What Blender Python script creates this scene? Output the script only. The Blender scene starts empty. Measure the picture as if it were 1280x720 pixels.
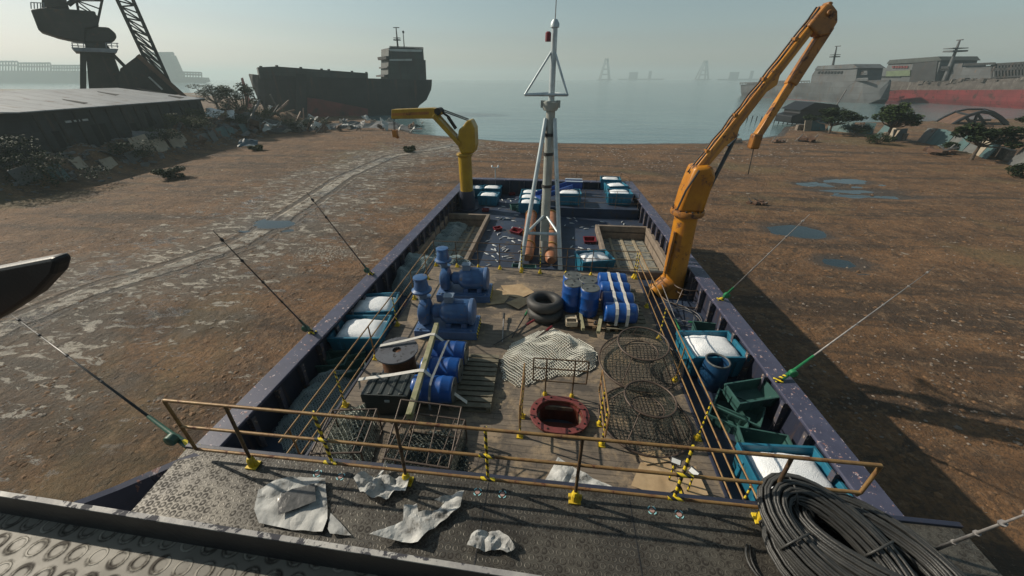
import bpy, bmesh, math, random
from mathutils import Vector, Matrix, noise
R = math.radians
SC = bpy.context.scene
COL = SC.collection
rnd = random.Random(7)

# ------------------------------------------------------------------ camera
CAM_H = 6.2
FPX, CX, CY = 457.0, 640.0, 360.0
PITCH = math.atan((CY - 98.0) / FPX)
YAW = R(-6.1757)
FW = Vector((math.sin(YAW) * math.cos(PITCH), math.cos(YAW) * math.cos(PITCH), -math.sin(PITCH)))
RT = Vector((math.cos(YAW), -math.sin(YAW), 0))
UP = RT.cross(FW)
EYE = Vector((0, 0, CAM_H))

def ray(px, py):
    return FW + RT * ((px - CX) / FPX) - UP * ((py - CY) / FPX)

def at(px, py, z):
    d = ray(px, py)
    return EYE + d * ((z - CAM_H) / d.z)

def atY(px, py, y):
    d = ray(px, py)
    return EYE + d * (y / d.y)

cam_data = bpy.data.cameras.new('camera')
cam = bpy.data.objects.new('camera', cam_data)
COL.objects.link(cam)
cam_data.sensor_width = 36
cam_data.lens = 36 * FPX / 1280
cam_data.clip_start = 0.05
cam_data.clip_end = 9000
M = Matrix.Identity(4)
for i, v in enumerate((RT, UP, -FW)):
    M[0][i], M[1][i], M[2][i] = v.x, v.y, v.z
M.translation = EYE
cam.matrix_world = M
SC.camera = cam

# ------------------------------------------------------------------ helpers
class MB:
    def __init__(self):
        self.bm = bmesh.new()

    def box(self, c, s, rz=0.0, rot=None):
        m = Matrix.Translation(Vector(c)) @ (rot.to_4x4() if rot is not None else Matrix.Rotation(rz, 4, 'Z'))
        v = []
        for x in (-.5, .5):
            for y in (-.5, .5):
                for z in (-.5, .5):
                    v.append(self.bm.verts.new(m @ Vector((x * s[0], y * s[1], z * s[2]))))
        for f in ((0, 1, 3, 2), (4, 6, 7, 5), (0, 4, 5, 1), (2, 3, 7, 6), (0, 2, 6, 4), (1, 5, 7, 3)):
            self.bm.faces.new([v[i] for i in f])
        return self

    def frame(self, d):
        d = d.normalized()
        a = Vector((0, 0, 1)) if abs(d.z) < .95 else Vector((1, 0, 0))
        x = d.cross(a).normalized()
        return x, d.cross(x).normalized()

    def tube(self, pts, r, n=8, closed=False, cap=True):
        pts = [Vector(p) for p in pts]
        N = len(pts)
        rr = r if isinstance(r, (list, tuple)) else [r] * N
        rings = []
        px = None
        for i, p in enumerate(pts):
            if closed:
                d = pts[(i + 1) % N] - pts[i - 1]
            else:
                d = pts[min(i + 1, N - 1)] - pts[max(i - 1, 0)]
            d.normalize()
            if px is None:
                x, y = self.frame(d)
            else:
                x = (px - d * px.dot(d))
                if x.length < 1e-5:
                    x, _ = self.frame(d)
                x.normalize()
                y = d.cross(x)
            px = x
            rings.append([self.bm.verts.new(p + (x * math.cos(2 * math.pi * k / n) + y * math.sin(2 * math.pi * k / n)) * rr[i]) for k in range(n)])
        for i in range(N if closed else N - 1):
            a, b = rings[i], rings[(i + 1) % N]
            for k in range(n):
                self.bm.faces.new((a[k], a[(k + 1) % n], b[(k + 1) % n], b[k]))
        if cap and not closed:
            self.bm.faces.new(rings[0][::-1])
            self.bm.faces.new(rings[-1])
        return self

    def bar(self, a, b, r, r2=None, n=8):
        return self.tube([a, b], [r, r if r2 is None else r2], n)

    def beam(self, a, b, w, h, up=(0, 0, 1)):
        a, b = Vector(a), Vector(b)
        d = (b - a)
        L = d.length
        d.normalize()
        u = Vector(up)
        x = d.cross(u)
        if x.length < 1e-4:
            x = d.cross(Vector((0, 1, 0)))
        x.normalize()
        z = x.cross(d)
        rot = Matrix((x, d, z)).transposed()
        return self.box((a + b) / 2, (w, L, h), rot=rot)

    def ring(self, c, rad, r, n=28, m=6, ry=None, rot=None):
        pts = []
        for k in range(n):
            a = 2 * math.pi * k / n
            p = Vector((rad * math.cos(a), (ry or rad) * math.sin(a), 0))
            if rot is not None:
                p = rot @ p
            pts.append(Vector(c) + p)
        return self.tube(pts, r, m, closed=True)

    def lathe(self, prof, n=20, c=(0, 0, 0), rot=None, cap=True):
        rings = []
        for (r, z) in prof:
            ring = []
            for k in range(n):
                a = 2 * math.pi * k / n
                p = Vector((max(r, 1e-4) * math.cos(a), max(r, 1e-4) * math.sin(a), z))
                if rot is not None:
                    p = rot @ p
                ring.append(self.bm.verts.new(Vector(c) + p))
            rings.append(ring)
        for i in range(len(rings) - 1):
            a, b = rings[i], rings[i + 1]
            for k in range(n):
                self.bm.faces.new((a[k], a[(k + 1) % n], b[(k + 1) % n], b[k]))
        if cap:
            self.bm.faces.new(rings[0][::-1])
            self.bm.faces.new(rings[-1])
        return self

    def prism(self, poly, thick):
        """poly: list of 3D points (planar), extruded along vector thick"""
        t = Vector(thick)
        a = [self.bm.verts.new(Vector(p)) for p in poly]
        b = [self.bm.verts.new(Vector(p) + t) for p in poly]
        n = len(a)
        self.bm.faces.new(a[::-1])
        self.bm.faces.new(b)
        for i in range(n):
            self.bm.faces.new((a[i], a[(i + 1) % n], b[(i + 1) % n], b[i]))
        return self

    def face(self, pts):
        self.bm.faces.new([self.bm.verts.new(Vector(p)) for p in pts])
        return self

    def loft(self, rows, close=False, caps=False):
        vs = [[self.bm.verts.new(Vector(p)) for p in row] for row in rows]
        for i in range(len(vs) - 1):
            a, b = vs[i], vs[i + 1]
            n = len(a)
            for k in range(n if close else n - 1):
                self.bm.faces.new((a[k], a[(k + 1) % n], b[(k + 1) % n], b[k]))
        if caps:
            self.bm.faces.new(vs[0][::-1])
            self.bm.faces.new(vs[-1])
        return self

    def build(self, name, mat, parent=None, smooth=False, bevel=0, loc=None, solid=0, wire=0, sub=0, autosmooth=None):
        bm = self.bm
        if not wire and not solid:
            bmesh.ops.recalc_face_normals(bm, faces=bm.faces)
        me = bpy.data.meshes.new(name)
        bm.to_mesh(me)
        bm.free()
        me.materials.append(MAT[mat] if isinstance(mat, str) else mat)
        if smooth:
            for p in me.polygons:
                p.use_smooth = True
            if autosmooth is not None:
                try:
                    me.set_sharp_from_angle(angle=R(autosmooth))
                except Exception:
                    pass
        o = bpy.data.objects.new(name, me)
        COL.objects.link(o)
        if parent is not None:
            o.parent = parent
        if loc is not None:
            o.location = loc
        if wire:
            w = o.modifiers.new('wire', 'WIREFRAME')
            w.thickness = wire
            w.use_replace = True
            w.use_even_offset = False
        if solid:
            s = o.modifiers.new('solid', 'SOLIDIFY')
            s.thickness = solid
        if sub:
            s = o.modifiers.new('sub', 'SUBSURF')
            s.levels = s.render_levels = sub
        if bevel:
            b = o.modifiers.new('bevel', 'BEVEL')
            b.width = bevel
            b.segments = 2
            b.limit_method = 'ANGLE'
        return o

def tag(o, label=None, cat=None, group=None, kind=None):
    if label:
        o['label'] = label
    if cat:
        o['category'] = cat
    if group:
        o['group'] = group
    if kind:
        o['kind'] = kind
    return o

def thing(name, label, cat, loc=(0, 0, 0), rz=0.0, group=None):
    o = bpy.data.objects.new(name, None)
    COL.objects.link(o)
    o.location = loc
    o.rotation_euler = (0, 0, rz)
    return tag(o, label, cat, group)

KIDS = {}
def copy_tree(src, loc=None, rz=None, label=None, group=None, rot=None, scale=None):
    def rec(o, parent):
        c = o.copy()
        COL.objects.link(c)
        if parent is not None:
            c.parent = parent
        for ch in list(o.children):
            rec(ch, c)
        return c
    c = rec(src, None)
    if loc is not None:
        c.location = loc
    if rz is not None:
        c.rotation_euler = (0, 0, rz)
    if rot is not None:
        c.rotation_euler = rot
    if scale is not None:
        c.scale = (scale,) * 3 if not hasattr(scale, '__len__') else scale
    if label:
        c['label'] = label
    if group:
        c['group'] = group
    return c

# ------------------------------------------------------------------ materials
MAT = {}

def nodes_of(name):
    m = bpy.data.materials.new(name)
    m.use_nodes = True
    nt = m.node_tree
    b = nt.nodes['Principled BSDF']
    MAT[name] = m
    return m, nt, b

def N(nt, t, **kw):
    n = nt.nodes.new(t)
    for k, v in kw.items():
        if k.startswith('i_'):
            n.inputs[k[2:].replace('_', ' ')].default_value = v
        else:
            setattr(n, k, v)
    return n

def L(nt, a, b):
    nt.links.new(a, b)

def c4(c):
    return (c[0], c[1], c[2], 1)

def noise_tex(nt, vec, scale, detail=5, rough=.6, dist=0):
    n = N(nt, 'ShaderNodeTexNoise')
    n.inputs['Scale'].default_value = scale
    n.inputs['Detail'].default_value = detail
    n.inputs['Roughness'].default_value = rough
    n.inputs['Distortion'].default_value = dist
    L(nt, vec, n.inputs['Vector'])
    return n.outputs['Fac']

def ramp(nt, fac, p0, p1):
    n = N(nt, 'ShaderNodeMapRange')
    n.inputs['From Min'].default_value = p0
    n.inputs['From Max'].default_value = p1
    n.interpolation_type = 'SMOOTHSTEP'
    L(nt, fac, n.inputs['Value'])
    return n.outputs['Result']

def mix(nt, fac, a, b):
    n = N(nt, 'ShaderNodeMix', data_type='RGBA')
    for s, v in ((0, fac), (6, a), (7, b)):
        if hasattr(v, 'links') or isinstance(v, bpy.types.NodeSocket):
            L(nt, v, n.inputs[s])
        else:
            n.inputs[s].default_value = v if s == 0 else c4(v)
    return n.outputs[2]

def math_n(nt, op, a, b=None, c=None):
    n = N(nt, 'ShaderNodeMath', operation=op)
    for i, v in enumerate((a, b, c)):
        if v is None:
            continue
        if isinstance(v, bpy.types.NodeSocket):
            L(nt, v, n.inputs[i])
        else:
            n.inputs[i].default_value = v
    return n.outputs[0]

def coords(nt, rand=True):
    tc = N(nt, 'ShaderNodeTexCoord')
    if not rand:
        return tc.outputs['Object']
    oi = N(nt, 'ShaderNodeObjectInfo')
    sc = N(nt, 'ShaderNodeVectorMath', operation='SCALE')
    cb = N(nt, 'ShaderNodeCombineXYZ')
    L(nt, oi.outputs['Random'], cb.inputs[0])
    L(nt, oi.outputs['Random'], cb.inputs[1])
    L(nt, cb.outputs[0], sc.inputs[0])
    sc.inputs['Scale'].default_value = 37
    ad = N(nt, 'ShaderNodeVectorMath', operation='ADD')
    L(nt, tc.outputs['Object'], ad.inputs[0])
    L(nt, sc.outputs[0], ad.inputs[1])
    return ad.outputs[0]

def bump(nt, b, h, strength=.3, dist=.02):
    n = N(nt, 'ShaderNodeBump')
    n.inputs['Strength'].default_value = strength
    n.inputs['Distance'].default_value = dist
    L(nt, h, n.inputs['Height'])
    L(nt, n.outputs[0], b.inputs['Normal'])

def pm(name, col, col2=None, s=3, rough=.6, metal=0, wear=None, ws=9, wth=.6, wsoft=.03, wear2=None, bs=40, bstr=.15, bdist=.01, spec=None, rand=True, rvar=.12, plating=None, streak=None):
    m, nt, b = nodes_of(name)
    v = coords(nt, rand)
    f1 = noise_tex(nt, v, s, 6, .62)
    col2 = col2 or tuple(x * .62 for x in col)
    base = mix(nt, ramp(nt, f1, .32, .68), col, col2)
    r = math_n(nt, 'MULTIPLY_ADD', f1, rvar * 2, rough - rvar)
    h = noise_tex(nt, v, bs, 3)
    if wear:
        f2 = noise_tex(nt, v, ws, 9, .68, .3)
        k = ramp(nt, f2, wth, wth + wsoft)
        if wear2:
            f3 = noise_tex(nt, v, ws * 2.3, 5)
            wc = mix(nt, ramp(nt, f3, .42, .58), wear, wear2)
        else:
            wc = wear
        base = mix(nt, k, base, wc)
        r = math_n(nt, 'MULTIPLY_ADD', k, .25, r)
        h = math_n(nt, 'MULTIPLY_ADD', k, -1.2, h)
    if plating:
        sp = N(nt, 'ShaderNodeSeparateXYZ')
        L(nt, v, sp.inputs[0])
        cb = N(nt, 'ShaderNodeCombineXYZ')
        L(nt, math_n(nt, 'ADD', math_n(nt, 'MULTIPLY', sp.outputs[0], .71), math_n(nt, 'MULTIPLY', sp.outputs[1], .71)), cb.inputs[0])
        L(nt, sp.outputs[2], cb.inputs[1])
        br = N(nt, 'ShaderNodeTexBrick')
        L(nt, cb.outputs[0], br.inputs['Vector'])
        for k_, x_ in (('Scale', 1.0), ('Mortar Size', .035 * plating), ('Brick Width', 4.2 * plating), ('Row Height', 1.9 * plating), ('Mortar Smooth', .2)):
            br.inputs[k_].default_value = x_
        br.inputs['Color1'].default_value = (1, 1, 1, 1)
        br.inputs['Color2'].default_value = (.72, .72, .72, 1)
        br.inputs['Mortar'].default_value = (.45, .42, .40, 1)
        mx = N(nt, 'ShaderNodeMix', data_type='RGBA', blend_type='MULTIPLY')
        mx.inputs[0].default_value = 1
        L(nt, base, mx.inputs[6])
        L(nt, br.outputs['Color'], mx.inputs[7])
        base = mx.outputs[2]
        h = math_n(nt, 'MULTIPLY_ADD', br.outputs['Fac'], -2.5, h)
    if streak:
        mp = N(nt, 'ShaderNodeMapping')
        mp.inputs['Scale'].default_value = (1, 1, .09)
        L(nt, v, mp.inputs[0])
        fs = noise_tex(nt, mp.outputs[0], streak[1], 6, .7)
        base = mix(nt, math_n(nt, 'MULTIPLY', ramp(nt, fs, .54, .68), .8), base, streak[0])
    L(nt, base, b.inputs['Base Color'])
    L(nt, r, b.inputs['Roughness'])
    b.inputs['Metallic'].default_value = metal
    if spec is not None:
        b.inputs['Specular IOR Level'].default_value = spec
    bump(nt, b, h, bstr, bdist)
    return m

RUST = (.13, .055, .025)
pm('navy_paint', (.048, .053, .092), (.032, .037, .068), 2.2, .5, wear=(.42, .36, .38), wear2=(.20, .09, .07), ws=5, wth=.625, bs=25)
pm('navy_cap', (.068, .071, .115), (.047, .05, .085), 2.2, .48, wear=(.55, .48, .50), wear2=(.28, .13, .11), ws=11, wth=.605, wsoft=.02, bs=25)
pm('navy_wall', (.026, .031, .056), (.018, .022, .04), 1.5, .5, wear=(.30, .25, .24), wear2=(.16, .08, .06), ws=4, wth=.66, bs=20, streak=((.07, .045, .035), 4))
pm('rib_paint', (.06, .065, .10), (.09, .08, .085), 4, .55, wear=(.34, .29, .26), wear2=RUST, ws=8, wth=.56, bs=20)
pm('deck_steel', (.026, .043, .08), (.016, .026, .05), .9, .62, wear=(.06, .05, .045), ws=2.2, wth=.54, wsoft=.12, bs=18, rand=False)
pm('lip_worn', (.42, .40, .37), (.22, .21, .21), 6, .6, wear=(.04, .04, .05), ws=10, wth=.52)
pm('hull_paint', (.03, .035, .06), (.05, .04, .04), .6, .6, wear=RUST, ws=2, wth=.6, wsoft=.1)
pm('yellow_rust', (.42, .26, .06), (.22, .11, .04), 5, .5, wear=RUST, ws=14, wth=.56, wsoft=.06, bs=60)
pm('rail_paint', (.30, .19, .075), (.20, .105, .045), 9, .48, wear=(.11, .04, .022), ws=9, wth=.57, wsoft=.08, bs=60, metal=.2)
pm('rail_dark', (.15, .10, .05), (.07, .045, .03), 9, .5, wear=(.07, .03, .02), ws=12, wth=.55, wsoft=.08, metal=.2)
pm('yellow_paint', (.75, .55, .03), (.55, .38, .03), 6, .45, wear=(.12, .07, .03), ws=16, wth=.62)
pm('black_paint', (.02, .02, .022), (.03, .03, .03), 6, .5)
pm('orange_paint', (.50, .205, .012), (.37, .135, .01), 1.6, .42, wear=(.15, .05, .02), wear2=(.05, .027, .018), ws=3.6, wth=.555, wsoft=.10, bs=15, streak=((.20, .07, .02), 4.5))
pm('orange_dark', (.38, .15, .02), (.22, .09, .02), 1.6, .5, wear=(.07, .03, .02), ws=3, wth=.52, wsoft=.12, bs=15)
pm('crane_yellow', (.37, .23, .008), (.28, .165, .008), 1.8, .42, wear=(.14, .07, .02), ws=4, wth=.62, wsoft=.08, bs=15, streak=((.13, .065, .012), 5))
pm('mast_grey', (.38, .40, .37), (.26, .28, .26), 1.8, .5, wear=(.16, .10, .06), ws=5, wth=.64, wsoft=.06, streak=((.13, .09, .06), 5))
pm('galv', (.50, .56, .58), (.36, .41, .43), 3, .38, metal=.3, wear=(.2, .14, .1), ws=7, wth=.66)
pm('pipe_orange', (.37, .165, .08), (.26, .10, .048), 2.2, .5, wear=(.22, .10, .06), ws=5, wth=.6, wsoft=.08)
pm('bin_teal', (.018, .155, .245), (.014, .11, .18), 2, .45, wear=(.16, .30, .34), ws=7, wth=.68, bs=30, streak=((.02, .075, .09), 7))
pm('bin_blue', (.018, .10, .175), (.014, .07, .13), 2, .45, wear=(.10, .18, .22), ws=7, wth=.68, bs=30)
pm('ice', (.90, .91, .93), (.80, .83, .86), 6, .55, bs=45, bstr=.8, bdist=.03)
pm('crate_green', (.04, .11, .098), (.028, .08, .072), 3, .5, wear=(.09, .14, .13), ws=8, wth=.64, bs=30)
pm('drum_blue', (.008, .08, .32), (.006, .05, .21), 2.5, .36, wear=(.06, .12, .24), ws=6, wth=.60, wsoft=.05, bs=20, bstr=.08)
pm('drum_dark', (.012, .06, .14), (.01, .04, .10), 2, .4, bs=20)
pm('lid_grey', (.10, .11, .11), (.06, .065, .065), 5, .5, wear=(.2, .19, .17), ws=9, wth=.6)
pm('pump_blue', (.05, .125, .28), (.034, .08, .19), 2.4, .32, wear=(.17, .13, .12), ws=4, wth=.60, wsoft=.08, bs=20, bstr=.08, streak=((.035, .06, .12), 7))
pm('pump_base', (.075, .14, .29), (.05, .10, .20), 2, .45, wear=(.2, .17, .16), ws=5, wth=.64)
pm('pump_grey', (.17, .22, .30), (.12, .16, .22), 3, .4)
pm('pallet_wood', (.27, .18, .10), (.17, .11, .07), 5, .8, bs=30, bstr=.4)
pm('pale_wood', (.52, .44, .33), (.38, .31, .22), 5, .8, bs=30, bstr=.4)
pm('old_plank', (.19, .165, .12), (.11, .10, .07), 4, .8, bs=30, bstr=.4)
pm('mossy_beam', (.34, .31, .20), (.22, .22, .12), 4, .8, wear=(.14, .16, .06), ws=3, wth=.55, wsoft=.1, bs=30, bstr=.4)
pm('strap_white', (.62, .60, .56), (.50, .48, .44), 9, .7, bs=90)
pm('strap_grey', (.16, .18, .19), (.11, .12, .13), 9, .7)
pm('rubber', (.028, .028, .029), (.045, .043, .04), 5, .6, bs=40, bstr=.3)
pm('case_dark', (.018, .026, .026), (.03, .035, .034), 3, .45, bs=30)
pm('spool_grey', (.10, .105, .12), (.07, .072, .085), 3, .5, wear=(.025, .025, .03), ws=8, wth=.56)
pm('spool_wire', (.16, .07, .03), (.09, .04, .02), 20, .6, bs=80, bstr=.6)
pm('hatch_red', (.19, .045, .042), (.12, .032, .03), 4, .5, wear=(.11, .04, .03), ws=7, wth=.58, wsoft=.06, streak=((.12, .035, .03), 8))
pm('hatch_rust', (.12, .03, .015), (.07, .018, .01), 4, .6, bs=30, bstr=.4)
pm('net_white', (.74, .73, .66), (.60, .59, .52), 4, .8)
pm('net_blue', (.44, .52, .53), (.30, .38, .39), 2, .8)
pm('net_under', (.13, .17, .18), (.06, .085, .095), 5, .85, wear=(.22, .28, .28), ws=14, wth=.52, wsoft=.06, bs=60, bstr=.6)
pm('net_grey', (.36, .38, .33), (.24, .26, .23), 2, .8)
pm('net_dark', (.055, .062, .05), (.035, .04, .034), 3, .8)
pm('trap_bar', (.10, .072, .055), (.06, .042, .034), 6, .5, metal=.2, wear=(.2, .12, .08), ws=12, wth=.64)
pm('cardboard', (.44, .32, .19), (.33, .23, .13), 3, .85, bs=20, bstr=.2)
pm('plastic_sheet', (.60, .60, .58), (.38, .385, .38), 4, .68, wear=(.16, .155, .145), ws=4, wth=.55, wsoft=.12, bs=10, bstr=.25, bdist=.012, spec=.25)
pm('plastic_dark', (.06, .06, .06), (.10, .10, .10), 5, .3, bs=16, bstr=.3)
pm('cable', (.033, .034, .034), (.05, .05, .048), 12, .45, bs=90, bstr=.35)
pm('rod_black', (.022, .022, .024), (.04, .04, .04), 8, .35)
pm('rod_grey', (.28, .27, .26), (.18, .17, .17), 8, .4)
pm('rod_green', (.02, .20, .07), (.015, .12, .05), 8, .4)
pm('rod_teal', (.03, .11, .07), (.02, .07, .05), 8, .4)
pm('fish', (.60, .62, .62), (.36, .39, .41), 14, .45, metal=0, bs=60)
pm('tray_red', (.19, .016, .024), (.13, .013, .02), 4, .45)
pm('slide_blue', (.03, .08, .30), (.025, .06, .22), 2, .35)
pm('slide_pale', (.45, .52, .62), (.35, .42, .52), 4, .4)
pm('hold_frame', (.24, .19, .145), (.15, .12, .095), 3, .7, wear=(.34, .30, .25), ws=6, wth=.6, wsoft=.06, bs=20, bstr=.3)
pm('hold_panel', (.25, .24, .20), (.15, .155, .14), 3.5, .75, wear=(.045, .06, .07), ws=5, wth=.50, wsoft=.12, bs=30, bstr=.5)
pm('beige_bar', (.36, .31, .22), (.26, .215, .15), 4, .7)
pm('shed_wall', (.034, .037, .039), (.02, .021, .021), .5, .8, wear=(.05, .03, .02), ws=.8, wth=.58, wsoft=.08, bs=3, bstr=.3, bdist=.05, plating=.6, streak=((.06, .038, .026), .9))
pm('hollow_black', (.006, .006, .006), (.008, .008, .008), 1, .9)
pm('crane_dark', (.026, .022, .019), (.017, .015, .013), .4, .7, wear=(.09, .05, .03), ws=.9, wth=.58, wsoft=.1, bs=4, plating=.8, streak=((.045, .03, .022), .8))
pm('crane_deck', (.25, .27, .29), (.17, .18, .20), 1, .6)
pm('ship_grey', (.105, .115, .12), (.07, .075, .08), .15, .65, wear=(.15, .10, .07), ws=.5, wth=.62, wsoft=.08, bs=1, bdist=.1, plating=1.3, streak=((.075, .045, .03), .5))
pm('ship_white', (.44, .45, .44), (.33, .34, .33), .3, .6, wear=(.2, .13, .09), ws=.6, wth=.62, wsoft=.08)
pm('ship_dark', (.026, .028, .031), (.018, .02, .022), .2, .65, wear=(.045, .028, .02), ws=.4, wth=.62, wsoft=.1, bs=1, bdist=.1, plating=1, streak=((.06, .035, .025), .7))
pm('ship_greenish', (.055, .066, .062), (.04, .047, .045), .3, .65, plating=1, streak=((.05, .035, .028), .7))
pm('ship_red', (.20, .034, .038), (.14, .028, .03), .2, .6, wear=(.06, .025, .022), ws=.35, wth=.56, wsoft=.05, bs=1, bdist=.1, plating=1.5, streak=((.07, .03, .028), .4))
pm('hull_dull_red', (.17, .032, .03), (.10, .03, .028), .3, .7, wear=(.05, .04, .04), ws=.5, wth=.52, wsoft=.15)
pm('ship_rust', (.10, .085, .075), (.055, .045, .04), .8, .75, wear=(.17, .16, .15), ws=1.2, wth=.56, wsoft=.12, bs=2, bdist=.1, plating=1.4, streak=((.22, .20, .18), .6))
pm('window_dark', (.012, .014, .016), (.02, .02, .022), 1, .15)
pm('window_red', (.16, .03, .03), (.08, .02, .02), 1, .3)
pm('deck_green', (.11, .15, .08), (.08, .10, .06), .6, .6)
pm('scrap_white', (.46, .46, .44), (.30, .30, .28), .8, .6, bs=3, bstr=.4, bdist=.05)
pm('scrap_grey', (.13, .13, .13), (.08, .08, .08), .8, .6, bs=3, bstr=.4, bdist=.05)
pm('scrap_rust', (.14, .075, .045), (.08, .045, .03), .8, .75, bs=3, bstr=.4, bdist=.05)
pm('tarp_blue', (.05, .10, .135), (.035, .065, .09), .8, .5, bs=3, bstr=.4, bdist=.05)
pm('tarp_white', (.72, .72, .72), (.5, .5, .5), 1.2, .5, bs=3, bstr=.4, bdist=.05)
pm('pink_paint', (.44, .17, .14), (.34, .12, .10), .5, .6)
pm('bark', (.10, .075, .055), (.06, .045, .035), 5, .9, bs=12, bstr=.6)
pm('leaf', (.045, .066, .02), (.022, .036, .012), .5, .7, rvar=.05, spec=.15)
pm('leaf_dark', (.028, .042, .015), (.014, .023, .009), .6, .7, rvar=.05, spec=.15)
pm('leaf_olive', (.062, .068, .022), (.034, .042, .014), .5, .7, rvar=.05, spec=.15)
pm('panel_teal', (.06, .12, .125), (.045, .085, .09), .6, .65, wear=(.12, .08, .05), ws=1, wth=.6, wsoft=.08)
pm('panel_grey', (.12, .125, .12), (.08, .085, .085), .6, .65, wear=(.12, .08, .05), ws=1, wth=.6, wsoft=.08)
pm('panel_beige', (.34, .29, .22), (.25, .21, .16), .6, .7, wear=(.15, .09, .05), ws=1, wth=.6, wsoft=.08)
pm('soil', (.19, .105, .05), (.105, .06, .032), 1.2, .9, bs=20, bstr=.4)
pm('pale_stone', (.42, .38, .32), (.30, .26, .22), 3, .8)
pm('stone', (.23, .19, .155), (.13, .105, .085), 3, .85, bs=8, bstr=.5)
pm('arm_black', (.009, .009, .011), (.013, .013, .015), 3, .45)
pm('lens_white', (.72, .74, .74), (.6, .62, .62), 3, .25)
pm('decal_cyan', (.35, .68, .72), (.28, .55, .6), 9, .5)
pm('decal_pink', (.42, .27, .24), (.32, .2, .18), 9, .6)
pm('silhouette', (.14, .15, .15), (.10, .11, .11), .05, .8)

def film(name):
    nt = MAT[name].node_tree
    b = nt.nodes['Principled BSDF']
    f = noise_tex(nt, coords(nt, True), 5, 6, .6)
    r = N(nt, 'ShaderNodeMapRange')
    r.inputs['From Min'].default_value = .35
    r.inputs['From Max'].default_value = .65
    r.inputs['To Min'].default_value = .60
    r.inputs['To Max'].default_value = 1.0
    L(nt, f, r.inputs['Value'])
    L(nt, r.outputs[0], b.inputs['Alpha'])
film('plastic_sheet')

def stripes():
    m, nt, b = nodes_of('hazard_tape')
    v = coords(nt, False)
    sp = N(nt, 'ShaderNodeSeparateXYZ')
    L(nt, v, sp.inputs[0])
    s = math_n(nt, 'ADD', math_n(nt, 'ADD', sp.outputs[0], sp.outputs[1]), sp.outputs[2])
    f = math_n(nt, 'FRACT', math_n(nt, 'MULTIPLY', s, 7.5))
    k = math_n(nt, 'GREATER_THAN', f, .5)
    f2 = noise_tex(nt, v, 14, 6)
    c = mix(nt, k, (.72, .55, .03), (.025, .025, .025))
    c = mix(nt, ramp(nt, f2, .6, .66), c, (.14, .08, .04))
    L(nt, c, b.inputs['Base Color'])
    b.inputs['Roughness'].default_value = .5
stripes()

def wood_deck():
    m, nt, b = nodes_of('wood_planks')
    v = coords(nt, False)
    br = N(nt, 'ShaderNodeTexBrick')
    br.offset = .37
    L(nt, v, br.inputs['Vector'])
    for k, x in (('Scale', 1.0), ('Mortar Size', .006), ('Brick Width', 2.6), ('Row Height', .145), ('Bias', 0.0), ('Mortar Smooth', .3)):
        br.inputs[k].default_value = x
    br.inputs['Color1'].default_value = c4((.205, .165, .125))
    br.inputs['Color2'].default_value = c4((.145, .115, .09))
    br.inputs['Mortar'].default_value = c4((.035, .028, .022))
    mp = N(nt, 'ShaderNodeMapping')
    mp.inputs['Scale'].default_value = (.6, 9, 1)
    L(nt, v, mp.inputs[0])
    g = noise_tex(nt, mp.outputs[0], 3, 8, .7)
    c = mix(nt, ramp(nt, g, .35, .75), br.outputs['Color'], (.10, .08, .062))
    st = noise_tex(nt, v, .9, 7, .65, .5)
    c = mix(nt, math_n(nt, 'MULTIPLY', ramp(nt, st, .48, .64), .85), c, (.055, .048, .042))
    st2 = noise_tex(nt, v, 1.7, 8, .7, .2)
    c = mix(nt, math_n(nt, 'MULTIPLY', ramp(nt, st2, .49, .63), .8), c, (.30, .225, .145))
    st3 = noise_tex(nt, v, 6, 8, .75)
    c = mix(nt, math_n(nt, 'MULTIPLY', ramp(nt, st3, .55, .63), .55), c, (.05, .04, .034))
    L(nt, c, b.inputs['Base Color'])
    L(nt, math_n(nt, 'MULTIPLY_ADD', st, .5, .45), b.inputs['Roughness'])
    h = math_n(nt, 'ADD', math_n(nt, 'MULTIPLY', br.outputs['Fac'], -2.0), g)
    bump(nt, b, h, .5, .012)
wood_deck()

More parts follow.
